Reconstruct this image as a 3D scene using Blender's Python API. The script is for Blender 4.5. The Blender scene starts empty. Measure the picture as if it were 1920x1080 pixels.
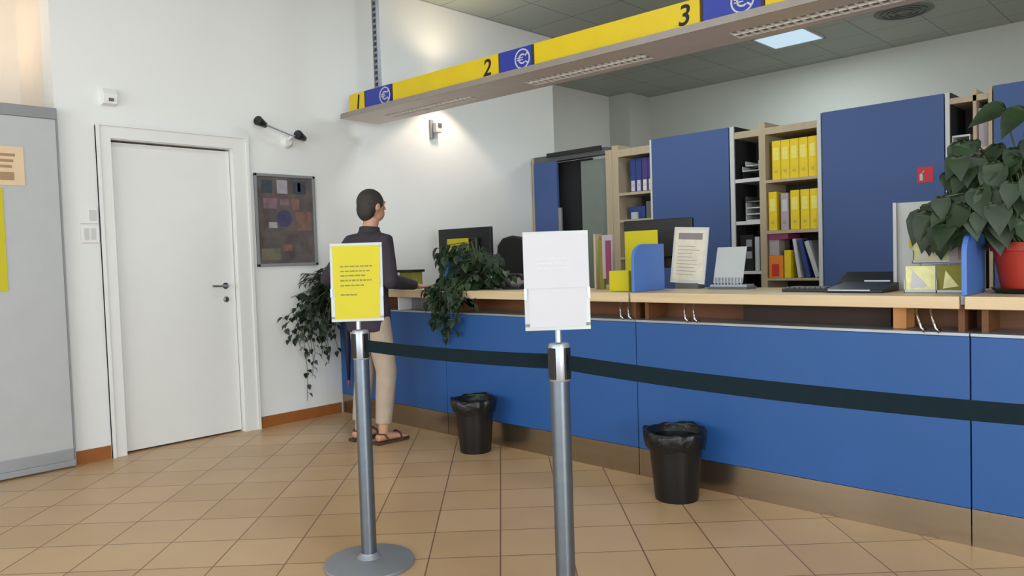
import bpy, bmesh, math, random
from mathutils import Vector, Matrix, Euler
R = math.radians
PI = math.pi
sc = bpy.context.scene
col = sc.collection

# ---------------------------------------------------------------- camera, world, big lights, exposure
cam_d = bpy.data.cameras.new('camera')
cam = bpy.data.objects.new('camera', cam_d); col.objects.link(cam)
cam_d.sensor_width = 36.0; cam_d.sensor_fit = 'HORIZONTAL'; cam_d.lens = 1404 / 1920 * 36
cam_d.clip_start = 0.05; cam_d.clip_end = 100
cam.matrix_world = Matrix(((0.7171, -0.0043, 0.6970, 0.0),
                           (0.6962, 0.0516, -0.7160, 0.0),
                           (-0.0324, 0.9987, 0.0397, 1.25),
                           (0, 0, 0, 1)))
sc.camera = cam

sc.view_settings.view_transform = 'Standard'
sc.view_settings.look = 'None'
sc.view_settings.gamma = 1.0
sc.view_settings.use_curve_mapping = False
sc.view_settings.exposure = 0.42

world = bpy.data.worlds.new('world'); sc.world = world; world.use_nodes = True
wn = world.node_tree.nodes; wl = world.node_tree.links; wn.clear()
wo = wn.new('ShaderNodeOutputWorld'); wb = wn.new('ShaderNodeBackground')
wb.inputs[0].default_value = (0.88, 0.93, 1.0, 1); wb.inputs[1].default_value = 2.2
wl.new(wb.outputs[0], wo.inputs[0])

def area(name, loc, rot, sx, sy, power, color):
    d = bpy.data.lights.new(name, 'AREA'); d.shape = 'RECTANGLE'; d.size = sx; d.size_y = sy
    d.energy = power; d.color = color
    o = bpy.data.objects.new(name, d); col.objects.link(o); o.location = loc; o.rotation_euler = rot
    return o
# daylight entering by the shop windows in the front wall (behind the camera) and the right wall
area('window_daylight', (-3.9, -3.93, 1.65), (R(90), 0, 0), 2.3, 2.4, 36, (0.90, 0.95, 1.0))
area('window_daylight', (-1.2, -3.93, 1.65), (R(90), 0, 0), 2.3, 2.4, 36, (0.90, 0.95, 1.0))
area('window_daylight', (1.5, -3.93, 1.65), (R(90), 0, 0), 2.3, 2.4, 36, (0.90, 0.95, 1.0))
area('window_daylight', (4.43, -1.2, 1.65), (R(90), 0, R(90)), 3.2, 2.4, 190, (0.92, 0.96, 1.0))

# ---------------------------------------------------------------- materials
def lin(c):
    return tuple(((v / 255) / 12.92 if v / 255 <= 0.04045 else ((v / 255 + 0.055) / 1.055) ** 2.4) for v in c)
def mat(name, rgb, rough=0.6, metal=0.0, var=0.04, scale=8.0, spec=0.5, bump=0.0, bscale=60.0, emit=None, es=0.0, aniso=None):
    m = bpy.data.materials.new(name); m.use_nodes = True
    n = m.node_tree.nodes; l = m.node_tree.links; b = n['Principled BSDF']
    c = lin(rgb)
    tc = n.new('ShaderNodeTexCoord'); nz = n.new('ShaderNodeTexNoise'); nz.inputs['Scale'].default_value = scale
    nz.inputs['Detail'].default_value = 3
    l.new(tc.outputs['Object'], nz.inputs['Vector'])
    if aniso:
        mp = n.new('ShaderNodeMapping'); mp.inputs['Scale'].default_value = aniso
        l.new(tc.outputs['Object'], mp.inputs['Vector']); l.new(mp.outputs[0], nz.inputs['Vector'])
    cr = n.new('ShaderNodeValToRGB')
    cr.color_ramp.elements[0].position = 0.3; cr.color_ramp.elements[1].position = 0.7
    cr.color_ramp.elements[0].color = tuple(max(0, v * (1 - var)) for v in c) + (1,)
    cr.color_ramp.elements[1].color = tuple(min(1, v * (1 + var)) for v in c) + (1,)
    l.new(nz.outputs['Fac'], cr.inputs['Fac']); l.new(cr.outputs['Color'], b.inputs['Base Color'])
    b.inputs['Roughness'].default_value = rough; b.inputs['Metallic'].default_value = metal
    b.inputs['Specular IOR Level'].default_value = spec
    if bump:
        nb = n.new('ShaderNodeTexNoise'); nb.inputs['Scale'].default_value = bscale
        l.new(tc.outputs['Object'], nb.inputs['Vector'])
        bp = n.new('ShaderNodeBump'); bp.inputs['Strength'].default_value = bump; bp.inputs['Distance'].default_value = 0.01
        l.new(nb.outputs['Fac'], bp.inputs['Height']); l.new(bp.outputs[0], b.inputs['Normal'])
    if emit:
        b.inputs['Emission Color'].default_value = lin(emit) + (1,); b.inputs['Emission Strength'].default_value = es
    return m

M = {}
M['wall'] = mat('wall_paint', (226, 227, 224), 0.85, var=0.015, scale=1.5, bump=0.05, bscale=120)
M['back'] = mat('back_wall_dimmed', (192, 196, 188), 0.85, var=0.02, scale=1.5)  # greener and darker than the front walls: dim light put into the colour
M['warmwall'] = mat('niche_paint', (228, 218, 204), 0.85, var=0.015)
M['door'] = mat('white_lacquer', (224, 225, 221), 0.4, var=0.01)
M['white'] = mat('white_plastic', (228, 228, 226), 0.4, var=0.01)
M['offwhite'] = mat('frame_white', (196, 197, 194), 0.5, var=0.02)
M['paper'] = mat('paper_white', (190, 190, 194), 0.8, var=0.01)
M['cream'] = mat('paper_cream', (214, 206, 186), 0.8, var=0.05, scale=30)
M['paleyellow'] = mat('pale_yellow_paper', (222, 218, 160), 0.7, var=0.12, scale=25)
M['gray'] = mat('grey_panel_laminate', (176, 178, 178), 0.45, var=0.02)
M['grey_dark'] = mat('grey_dark', (90, 92, 92), 0.5)
M['grey_mid'] = mat('grey_mid', (132, 134, 136), 0.5)
M['alu'] = mat('aluminium', (116, 127, 138), 0.36, 0.9, var=0.04, scale=3, aniso=(1, 1, 12))
M['alubase'] = mat('brushed_base', (150, 152, 158), 0.5, 0.6, var=0.03)
M['alulight'] = mat('light_aluminium', (168, 174, 180), 0.4, 0.7)
M['chrome'] = mat('chrome', (210, 210, 210), 0.18, 1.0)
M['black'] = mat('black_plastic', (20, 20, 22), 0.4)
M['blackbag'] = mat('black_bin_bag', (10, 10, 12), 0.35, bump=0.5, bscale=30)
M['blackbin'] = mat('black_bin_plastic', (15, 15, 17), 0.35)
M['blackfab'] = mat('black_fabric', (28, 27, 29), 0.9)
M['screen'] = mat('monitor_back', (20, 20, 22), 0.35)
M['blue'] = mat('counter_blue_laminate', (34, 84, 146), 0.5, var=0.03, scale=1.2)
M['cabblue'] = mat('cabinet_blue_laminate', (62, 86, 136), 0.6, var=0.02, scale=1.2)
M['divblue'] = mat('divider_blue', (76, 118, 190), 0.4, var=0.02)
M['signblue'] = mat('sign_blue', (36, 52, 150), 0.4, var=0.03)
M['signyellow'] = mat('sign_yellow', (214, 186, 0), 0.45, var=0.03)
M['yellow'] = mat('yellow_card', (192, 180, 0), 0.55, var=0.02)
M['binder'] = mat('yellow_binder_card', (226, 196, 24), 0.6, var=0.06, scale=20)
M['binderlight'] = mat('binder_label', (232, 220, 110), 0.7, var=0.06, scale=40)
M['navy'] = mat('navy_binder', (38, 58, 120), 0.6, var=0.08)
M['purple'] = mat('purple_binder', (66, 52, 116), 0.6, var=0.08)
M['lilac'] = mat('lilac_grey_card', (168, 156, 160), 0.7)
M['pink'] = mat('magenta_card', (128, 52, 84), 0.6)
M['red'] = mat('red_card', (196, 50, 30), 0.55, var=0.08)
M['redsign'] = mat('red_sign', (190, 20, 40), 0.45)
M['orange'] = mat('orange_card', (226, 130, 40), 0.6)
M['olive'] = mat('olive_card', (130, 128, 44), 0.7)
M['pot'] = mat('terracotta_red_pot', (164, 44, 16), 0.5, var=0.06)
M['soil'] = mat('soil', (40, 30, 22), 0.95, bump=0.6)
M['leaf'] = mat('leaf_green', (27, 48, 22), 0.5, var=0.35, scale=14)
M['leafdark'] = mat('leaf_dark', (26, 38, 26), 0.45, var=0.4, scale=22)
M['leafbig'] = mat('leaf_big', (30, 50, 22), 0.5, var=0.35, scale=12)
M['stem'] = mat('stem_green', (70, 86, 44), 0.6)
M['beech'] = mat('beech_worktop', (208, 184, 146), 0.45, var=0.07, scale=6, aniso=(0.4, 8, 8))
M['beechframe'] = mat('beech_frame', (176, 160, 132), 0.6, var=0.05, scale=6, aniso=(4, 4, 0.5))
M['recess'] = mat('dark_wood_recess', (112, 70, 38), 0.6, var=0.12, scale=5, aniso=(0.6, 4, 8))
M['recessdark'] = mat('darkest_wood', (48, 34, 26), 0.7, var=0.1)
M['block'] = mat('wood_block', (196, 136, 78), 0.6, var=0.1)
M['skirt'] = mat('skirting_brown', (150, 88, 36), 0.5, var=0.1, scale=10)
M['steel'] = mat('kickboard_steel', (160, 144, 122), 0.22, 0.92, var=0.05, scale=2, aniso=(0.5, 1, 14))
M['dark'] = mat('dark_interior', (26, 26, 28), 0.8)
M['doorgrey'] = mat('grey_green_door', (112, 122, 114), 0.6)
M['belt'] = mat('belt_webbing', (18, 32, 38), 0.95, var=0.08, scale=60, spec=0.15)
M['ink'] = mat('ink', (14, 14, 20), 0.6)
M['inkgrey'] = mat('ink_grey', (128, 124, 60), 0.7)
M['inkfaint'] = mat('ink_faint', (206, 206, 208), 0.8)
M['headgrey'] = mat('header_grey', (130, 124, 128), 0.7)
M['skin'] = mat('skin', (196, 146, 118), 0.55, var=0.05, scale=20)
M['hair'] = mat('dark_hair', (50, 44, 40), 0.7, var=0.25, scale=60, bump=0.5, bscale=80)
M['jacket'] = mat('dark_jacket', (52, 46, 54), 0.85, var=0.15, scale=14, bump=0.3, bscale=40)
M['trousers'] = mat('beige_trousers', (176, 158, 140), 0.85, var=0.06, scale=12, bump=0.3, bscale=30)
M['sandal'] = mat('brown_sandal', (72, 48, 34), 0.7)
M['umbrella'] = mat('navy_umbrella', (34, 40, 70), 0.7)
M['redtip'] = mat('reddish_tip', (150, 80, 76), 0.6)
M['acrylic'] = mat('acrylic_grey', (178, 182, 180), 0.25, var=0.02)
M['perf'] = mat('tray_grey', (214, 204, 198), 0.5, 0.3, var=0.04)
M['trayside'] = mat('tray_lip', (150, 142, 134), 0.45, 0.4)
M['brownseam'] = mat('brown_divider', (60, 44, 40), 0.6)
M['louvre'] = mat('louvre_white', (236, 232, 226), 0.4)
M['poster'] = mat('poster_print', (92, 84, 82), 0.5, var=0.35, scale=9)
M['poster_blue'] = mat('poster_blue', (66, 66, 100), 0.5, var=0.2, scale=20)
M['poster_teal'] = mat('poster_teal', (58, 66, 76), 0.5, var=0.2, scale=20)
M['poster_light'] = mat('poster_light', (160, 154, 162), 0.5, var=0.1, scale=20)
M['poster_brown'] = mat('poster_brown', (120, 92, 82), 0.5, var=0.25, scale=16)
M['poster_olive'] = mat('poster_olive', (104, 102, 84), 0.5, var=0.2, scale=16)
M['poster_mauve'] = mat('poster_mauve', (124, 98, 108), 0.5, var=0.2, scale=20)
M['beige_notice'] = mat('beige_notice', (216, 190, 156), 0.7, var=0.03)
M['notice_ink'] = mat('notice_ink', (160, 130, 96), 0.7)
M['lamp'] = mat('ceiling_diffuser', (235, 245, 255), 0.5, emit=(172, 208, 232), es=0.62)
M['bulb'] = mat('bulb_warm', (255, 230, 180), 0.5, emit=(255, 214, 150), es=6.0)

def tile_floor():
    m = bpy.data.materials.new('floor_tiles'); m.use_nodes = True
    n = m.node_tree.nodes; l = m.node_tree.links; b = n['Principled BSDF']
    tc = n.new('ShaderNodeTexCoord'); sp = n.new('ShaderNodeSeparateXYZ'); l.new(tc.outputs['Object'], sp.inputs[0])
    def math_(op, a, bb=None, c=None):
        q = n.new('ShaderNodeMath'); q.operation = op
        for i, v in enumerate((a, bb, c)):
            if v is None: continue
            if isinstance(v, (int, float)): q.inputs[i].default_value = v
            else: l.new(v, q.inputs[i])
        return q.outputs[0]
    T = 0.301; k = 1 / (math.sqrt(2) * T)
    u = math_('ADD', math_('MULTIPLY', math_('ADD', sp.outputs[0], sp.outputs[1]), k), 0.06 * k + 50)
    v = math_('ADD', math_('MULTIPLY', math_('SUBTRACT', sp.outputs[1], sp.outputs[0]), k), -0.31 + 50)
    def edge(w):
        f = math_('FRACT', w)
        return math_('MINIMUM', f, math_('SUBTRACT', 1.0, f))
    e = math_('MINIMUM', edge(u), edge(v))
    g = n.new('ShaderNodeMapRange'); g.inputs['From Min'].default_value = 0.006; g.inputs['From Max'].default_value = 0.014
    l.new(e, g.inputs['Value'])
    cb = n.new('ShaderNodeCombineXYZ'); l.new(math_('FLOOR', u), cb.inputs[0]); l.new(math_('FLOOR', v), cb.inputs[1])
    wnz = n.new('ShaderNodeTexWhiteNoise'); wnz.noise_dimensions = '2D'; l.new(cb.outputs[0], wnz.inputs['Vector'])
    nz = n.new('ShaderNodeTexNoise'); nz.inputs['Scale'].default_value = 3.5; nz.inputs['Detail'].default_value = 5
    l.new(tc.outputs['Object'], nz.inputs['Vector'])
    mixv = math_('ADD', math_('MULTIPLY', wnz.outputs['Value'], 0.45), math_('MULTIPLY', nz.outputs['Fac'], 0.6))
    cr = n.new('ShaderNodeValToRGB'); l.new(mixv, cr.inputs['Fac'])
    cr.color_ramp.elements[0].position = 0.2; cr.color_ramp.elements[1].position = 0.85
    cr.color_ramp.elements[0].color = lin((186, 149, 107)) + (1,); cr.color_ramp.elements[1].color = lin((202, 166, 124)) + (1,)
    mx = n.new('ShaderNodeMix'); mx.data_type = 'RGBA'
    l.new(g.outputs[0], mx.inputs['Factor']); mx.inputs[6].default_value = lin((120, 86, 56)) + (1,); l.new(cr.outputs[0], mx.inputs[7])
    l.new(mx.outputs[2], b.inputs['Base Color'])
    b.inputs['Roughness'].default_value = 0.32; b.inputs['Specular IOR Level'].default_value = 0.45
    bp = n.new('ShaderNodeBump'); bp.inputs['Strength'].default_value = 0.3; bp.inputs['Distance'].default_value = 0.003
    l.new(g.outputs[0], bp.inputs['Height']); l.new(bp.outputs[0], b.inputs['Normal'])
    return m
def tile_ceiling():
    m = bpy.data.materials.new('metal_ceiling_tiles'); m.use_nodes = True
    n = m.node_tree.nodes; l = m.node_tree.links; b = n['Principled BSDF']
    tc = n.new('ShaderNodeTexCoord'); br = n.new('ShaderNodeTexBrick')
    mp = n.new('ShaderNodeMapping'); mp.inputs['Location'].default_value = (0.0, 0.08, 0)
    l.new(tc.outputs['Object'], mp.inputs[0]); l.new(mp.outputs[0], br.inputs['Vector'])
    br.inputs['Scale'].default_value = 1.0; br.offset = 0.0
    br.inputs['Brick Width'].default_value = 0.6; br.inputs['Row Height'].default_value = 0.6
    br.inputs['Mortar Size'].default_value = 0.006
    br.inputs['Color1'].default_value = lin((164, 172, 166)) + (1,); br.inputs['Color2'].default_value = lin((157, 166, 160)) + (1,)
    br.inputs['Mortar'].default_value = lin((110, 118, 114)) + (1,)
    l.new(br.outputs['Color'], b.inputs['Base Color'])
    b.inputs['Roughness'].default_value = 0.5; b.inputs['Metallic'].default_value = 0.15
    return m
M['floor'] = tile_floor(); M['ceiling'] = tile_ceiling()

# ---------------------------------------------------------------- mesh helpers
class MB:
    def __init__(self): self.v = []; self.f = []
    def add(self, vs, fs, mtx=None):
        o = len(self.v)
        for p in vs:
            p = Vector(p)
            self.v.append(tuple(mtx @ p) if mtx else tuple(p))
        self.f += [tuple(i + o for i in q) for q in fs]; return self
    def box(self, x0, x1, y0, y1, z0, z1, mtx=None):
        vs = [(x, y, z) for z in (z0, z1) for y in (y0, y1) for x in (x0, x1)]
        return self.add(vs, [(0, 2, 3, 1), (4, 5, 7, 6), (0, 1, 5, 4), (2, 6, 7, 3), (0, 4, 6, 2), (1, 3, 7, 5)], mtx)
    def loft(self, rings, close=True, cap=True):
        n = len(rings[0]); vs = [p for r in rings for p in r]; fs = []
        for i in range(len(rings) - 1):
            for j in range(n):
                k = (j + 1) % n
                fs.append((i * n + j, i * n + k, (i + 1) * n + k, (i + 1) * n + j))
        if cap:
            fs.append(tuple(range(n))[::-1]); fs.append(tuple((len(rings) - 1) * n + j for j in range(n)))
        return self.add(vs, fs)
    def tube(self, pts, rad, n=10, cap=True):
        pts = [Vector(p) for p in pts]
        if isinstance(rad, (int, float)): rad = [rad] * len(pts)
        rings = []; up = None
        for i, p in enumerate(pts):
            d = (pts[min(i + 1, len(pts) - 1)] - pts[max(i - 1, 0)]).normalized()
            if up is None:
                up = Vector((0, 0, 1)) if abs(d.z) < 0.9 else Vector((0, 1, 0))
            a = d.cross(up).normalized(); up = a.cross(d).normalized()
            rr = rad[i] if isinstance(rad[i], tuple) else (rad[i], rad[i])
            rings.append([p + a * math.cos(t) * rr[0] + up * math.sin(t) * rr[1] for t in (2 * PI * j / n for j in range(n))])
        return self.loft(rings, cap=cap)
    def lathe(self, prof, c=(0, 0, 0), n=32, cap=False, wob=0.0):
        rings = []
        for r, z in prof:
            rings.append([(c[0] + r * math.cos(2 * PI * j / n), c[1] + r * math.sin(2 * PI * j / n),
                           c[2] + z) for j in range(n)])
        return self.loft(rings, cap=cap)
    def prism(self, poly, axis, a, b):
        n = len(poly)
        def P(q, t):
            return {'x': (t, q[0], q[1]), 'y': (q[0], t, q[1]), 'z': (q[0], q[1], t)}[axis]
        vs = [P(q, a) for q in poly] + [P(q, b) for q in poly]
        fs = [tuple(range(n)), tuple(range(2 * n - 1, n - 1, -1))] + [(i, i + n, (i + 1) % n + n, (i + 1) % n) for i in range(n)]
        return self.add(vs, fs)
    def build(self, name, m, parent=None, smooth=False, bevel=0.0, seg=2):
        me = bpy.data.meshes.new(name); me.from_pydata(self.v, [], self.f); me.update()
        bm = bmesh.new(); bm.from_mesh(me); bmesh.ops.recalc_face_normals(bm, faces=bm.faces); bm.to_mesh(me); bm.free()
        me.materials.append(M[m] if isinstance(m, str) else m)
        o = bpy.data.objects.new(name, me); col.objects.link(o)
        if smooth:
            for p in me.polygons: p.use_smooth = True
            if smooth == 'auto':
                es = o.modifiers.new('es', 'EDGE_SPLIT'); es.split_angle = R(40)
        if bevel:
            b = o.modifiers.new('bevel', 'BEVEL'); b.width = bevel; b.segments = seg; b.limit_method = 'ANGLE'
        if parent is not None:
            o.parent = parent
            o.matrix_parent_inverse = Matrix.Translation(-Vector(parent.location)) if parent.rotation_euler[2] == 0 and parent.rotation_euler[0] == 0 and parent.rotation_euler[1] == 0 else Matrix.Identity(4)
        return o
def box(x0, x1, y0, y1, z0, z1): return MB().box(x0, x1, y0, y1, z0, z1)
def tag(o, label, cat, group=None, kind=None):
    o['label'] = label; o['category'] = cat
    if group: o['group'] = group
    if kind: o['kind'] = kind
    return o
def empty(name, loc, label, cat, group=None):
    o = bpy.data.objects.new(name, None); col.objects.link(o); o.location = loc; o.empty_display_size = 0.05
    return tag(o, label, cat, group)
def struct(name, mb, m, bevel=0.0):
    o = mb.build(name, m, bevel=bevel); o['kind'] = 'structure'; return o
# parts are modelled in world coordinates; a thing at loc (no rotation) keeps them in place
CEIL = 3.642; WX = -5.42

# ---------------------------------------------------------------- room shell
struct('floor', box(-7.2, 4.6, -4.3, 10.1, -0.1, 0), 'floor')
struct('ceiling', box(-7.2, 4.6, -4.3, 10.1, CEIL, CEIL + 0.1), 'ceiling')
wl_ = MB()
wl_.box(-5.62, WX, 1.445, 1.75, 0, CEIL); wl_.box(-5.62, WX, 2.62, 6.31, 0, CEIL); wl_.box(-5.62, WX, 1.75, 2.62, 2.145, CEIL)
struct('wall_left', wl_, 'wall')
struct('wall_left_far', box(-7.1, -6.87, 6.16, 9.99, 0, CEIL), 'wall')
struct('wall_left_return', box(-6.87, -5.63, 6.16, 6.31, 0, CEIL), 'back')
struct('wall_back', box(-6.87, 4.6, 9.85, 10.0, 0, CEIL), 'back')
struct('wall_corner_pier', box(-6.87, -6.50, 9.30, 9.85, 0, CEIL), 'back')
struct('wall_right', MB().box(4.45, 4.6, -4.0, -2.9, 0, CEIL).box(4.45, 4.6, 0.5, 9.85, 0, CEIL).box(4.45, 4.6, -2.9, 0.5, 0, 0.4).box(4.45, 4.6, -2.9, 0.5, 2.9, CEIL), 'wall')
wf = MB()
xs = [-7.2, -5.1, -2.7, -2.4, 0.0, 0.3, 2.7, 4.45]
for i in (0, 2, 4, 6): wf.box(xs[i], xs[i + 1], -4.15, -4.0, 0, CEIL)
for i in (1, 3, 5):
    wf.box(xs[i], xs[i + 1], -4.15, -4.0, 0, 0.4); wf.box(xs[i], xs[i + 1], -4.15, -4.0, 2.9, CEIL)
struct('wall_front', wf, 'wall')
for k, (a, b) in enumerate(((-5.1, -2.7), (-2.4, 0.0), (0.3, 2.7))):
    f = MB()
    for (p, q) in ((a, a + 0.06), (b - 0.06, b), ((a + b) / 2 - 0.03, (a + b) / 2 + 0.03)): f.box(p, q, -4.13, -4.05, 0.4, 2.9)
    f.box(a, b, -4.13, -4.05, 0.4, 0.46); f.box(a, b, -4.13, -4.05, 2.84, 2.9)
    struct('window_%d' % (k + 1), f, 'alulight')
f = MB()
for (p, q) in ((-2.9, -2.84), (0.44, 0.5), (-1.23, -1.17)): f.box(4.5, 4.58, p, q, 0.4, 2.9)
f.box(4.5, 4.58, -2.9, 0.5, 0.4, 0.46); f.box(4.5, 4.58, -2.9, 0.5, 2.84, 2.9)
struct('window_4', f, 'alulight')
# niche behind the grey panel on the far left
struct('door_light_blocker', MB().box(-5.70, -5.62, 1.60, 2.8, 0, 2.3).box(-5.62, -5.50, 1.75, 2.62, 0, 0.008), 'dark')  # dark backing added to block light leaking in around the door
struct('wall_niche', MB().box(-6.35, -6.2, -4.0, 1.6, 0, CEIL).box(-6.2, -5.62, 1.445, 1.6, 0, CEIL), 'warmwall')
# skirting
struct('baseboard_left', box(WX, WX + 0.012, 1.447, 1.665, 0, 0.085), 'skirt')
struct('baseboard_left_far', box(WX, WX + 0.012, 2.735, 3.46, 0, 0.085), 'skirt')

# door in the left wall
d1 = empty('door_1', (-5.45, 2.18, 0), 'white flush interior door in a white casing on the left wall', 'door'); d1['kind'] = 'structure'
fr = MB()
fr.box(WX, WX + 0.022, 1.672, 1.762, 0, 2.215).box(WX, WX + 0.022, 2.608, 2.728, 0, 2.215).box(WX, WX + 0.022, 1.762, 2.608, 2.135, 2.215)
fr.box(WX + 0.0, WX + 0.034, 1.672, 1.692, 0, 2.235).box(WX, WX + 0.034, 2.708, 2.728, 0, 2.235).box(WX, WX + 0.034, 1.692, 2.708, 2.215, 2.235)
fr.box(-5.60, WX, 1.752, 1.764, 0, 2.14).box(-5.60, WX, 2.606, 2.618, 0, 2.14).box(-5.60, WX, 1.764, 2.606, 2.130, 2.142)
fr.build('door_frame', 'door', d1)
box(-5.50, -5.455, 1.768, 2.602, 0.012, 2.118).build('door_leaf', 'door', d1, bevel=0.002)
hd = MB(); hd.lathe([(0.0, 0), (0.024, 0), (0.024, 0.008), (0, 0.008)], n=20)
hd.v = [(-5.455 + z, 2.525 + y, 1.112 + x) for x, y, z in hd.v]
hd.tube([(-5.45, 2.525, 1.112), (-5.40, 2.525, 1.112), (-5.395, 2.515, 1.112), (-5.395, 2.40, 1.115)], 0.009)
hd.build('door_handle', 'chrome', d1, smooth='auto')
kh = MB(); kh.lathe([(0.0, 0), (0.022, 0), (0.022, 0.007), (0.012, 0.009), (0.012, 0.02), (0, 0.02)], n=20)
kh.v = [(-5.455 + z, 2.525 + y, 1.01 + x) for x, y, z in kh.v]
kh.build('lock_rosette', 'chrome', d1, smooth='auto')

# ---------------------------------------------------------------- far left grey panel with notices
gp = empty('sliding_panel', (-5.37, 0.7, 0), 'tall light grey sliding panel with a metal top rail at the far left', 'panel')
box(-5.40, -5.355, -0.4, 1.43, 0.10, 2.215).build('panel_board', 'gray', gp, bevel=0.003)
box(-5.41, -5.345, -0.4, 1.438, 2.215, 2.285).build('top_rail', 'grey_mid', gp, bevel=0.004)
MB().box(-5.405, -5.345, -0.4, 1.438, 0.012, 0.05).box(-5.40, -5.35, -0.4, 1.436, 0.05, 0.125).build('bottom_rail', 'alulight', gp, bevel=0.003)
box(-5.40, -5.35, 1.430, 1.44, 0.02, 2.215).build('edge_strip', 'grey_mid', gp)
nt = empty('notice', (-5.352, 1.1, 1.9), 'beige notice with brown lines of print taped high on the grey panel', 'notice')
box(-5.354, -5.351, 0.93, 1.245, 1.79, 2.025).build('sheet', 'beige_notice', nt)
q = MB()
for k in range(3): q.box(-5.351, -5.3502, 0.99, 1.20 - 0.01 * k, 1.965 - k * 0.035, 1.982 - k * 0.035)
q.box(-5.351, -5.3502, 0.99, 1.19, 1.82, 1.87)
q.build('print', 'notice_ink', nt)
nt = empty('poster', (-5.352, 1.0, 1.5), 'yellow poster below the beige notice on the grey panel, cut by the left edge', 'poster')
box(-5.354, -5.351, 0.70, 1.125, 1.15, 1.775).build('sheet', 'yellow', nt)
box(-5.351, -5.3500, 0.70, 1.08, 1.50, 1.53).build('print', 'paper', nt)

# ---------------------------------------------------------------- things on the left wall
s = empty('light_switch', (WX, 1.62, 1.6), 'white switch plate, upper of the pair beside the door casing', 'switch', 'wall plates left of the white door')
box(WX, WX + 0.012, 1.555, 1.665, 1.565, 1.675).build('plate', 'white', s, bevel=0.003)
MB().box(WX + 0.012, WX + 0.017, 1.61, 1.652, 1.585, 1.655).build('rocker', 'offwhite', s)
s = empty('light_switch', (WX, 1.62, 1.49), 'white switch plate, lower of the pair beside the door casing', 'switch', 'wall plates left of the white door')
box(WX, WX + 0.012, 1.555, 1.665, 1.44, 1.555).build('plate', 'white', s, bevel=0.003)
MB().box(WX + 0.012, WX + 0.017, 1.575, 1.602, 1.46, 1.535).box(WX + 0.012, WX + 0.017, 1.615, 1.642, 1.46, 1.535).build('rocker', 'offwhite', s)
s = empty('motion_detector', (WX, 1.76, 2.40), 'small white alarm detector high on the wall above the door corner', 'detector')
MB().prism([(WX, 2.35), (WX, 2.46), (WX + 0.03, 2.46), (WX + 0.055, 2.42), (WX + 0.045, 2.36)], 'y', 1.72, 1.81).build('housing', 'white', s, bevel=0.004)
box(WX + 0.045, WX + 0.056, 1.755, 1.785, 2.375, 2.395).build('lens', 'grey_dark', s)

s = empty('twin_spotlight', (WX, 3.05, 2.2), 'white wall bracket carrying two black spotlight heads above the poster', 'spotlight')
l1 = MB().lathe([(0.0, 0), (0.05, 0), (0.05, 0.02), (0.03, 0.045), (0, 0.045)], n=20)
l1.v = [(WX + z, 3.06 + y, 2.225 + x) for x, y, z in l1.v]
l1.tube([(WX + 0.03, 3.06, 2.235), (WX + 0.10, 3.06, 2.26)], 0.012)
l1.build('base', 'white', s, smooth='auto')
MB().tube([(WX + 0.10, 2.84, 2.325), (WX + 0.10, 3.06, 2.262), (WX + 0.10, 3.13, 2.262)], 0.007).build('arm', 'alulight', s)
for (y, z) in ((2.805, 2.335), (3.135, 2.262)):
    h = MB(); h.lathe([(0.0, -0.05), (0.022, -0.05), (0.026, -0.02), (0.037, 0.045), (0.034, 0.05), (0.0, 0.042)], n=16)
    t = Matrix.Translation((WX + 0.10, y, z)) @ Euler((R(78), 0, R(28))).to_matrix().to_4x4()
    h.v = [tuple(t @ Vector(p)) for p in h.v]
    h.build('spotlight_head', 'black', s, smooth='auto')

s = empty('poster', (WX, 3.03, 1.25), 'framed dark collage poster with small pictures, hung between door and counter', 'poster')
y0, y1, z0, z1 = 2.768, 3.292, 1.245, 1.965
MB().box(WX, WX + 0.02, y0, y1, z0, z0 + 0.022).box(WX, WX + 0.02, y0, y1, z1 - 0.022, z1).box(WX, WX + 0.02, y0, y0 + 0.022, z0, z1).box(WX, WX + 0.02, y1 - 0.022, y1, z0, z1).build('frame', 'grey_mid', s, bevel=0.003)
box(WX, WX + 0.008, y0 + 0.02, y1 - 0.02, z0 + 0.02, z1 - 0.02).build('print', 'poster', s)
def pic(a, b, c, d, m):
    box(WX + 0.008, WX + 0.0095, y0 + a, y0 + b, z1 - d, z1 - c).build('picture', m, s)
pic(0.06, 0.15, 0.05, 0.15, 'poster_teal'); pic(0.19, 0.28, 0.045, 0.15, 'poster_light'); pic(0.33, 0.44, 0.05, 0.15, 'poster_teal')
pic(0.37, 0.395, 0.06, 0.13, 'poster_light'); pic(0.07, 0.19, 0.19, 0.27, 'poster_mauve'); pic(0.21, 0.29, 0.19, 0.24, 'poster_mauve')
pic(0.31, 0.38, 0.19, 0.28, 'poster_brown'); pic(0.34, 0.48, 0.29, 0.44, 'poster_brown'); pic(0.11, 0.18, 0.375, 0.42, 'poster_light')
pic(0.04, 0.2, 0.58, 0.67, 'poster_olive'); pic(0.22, 0.3, 0.55, 0.60, 'poster_brown')
c_ = MB().lathe([(0.0, 0.0), (0.065, 0.0), (0.065, 0.002), (0, 0.002)], n=28)
c_.v = [(WX + 0.0085 + z, y0 + 0.245 + y, z1 - 0.345 + x) for x, y, z in c_.v]
c_.build('picture', 'poster_blue', s)

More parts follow.
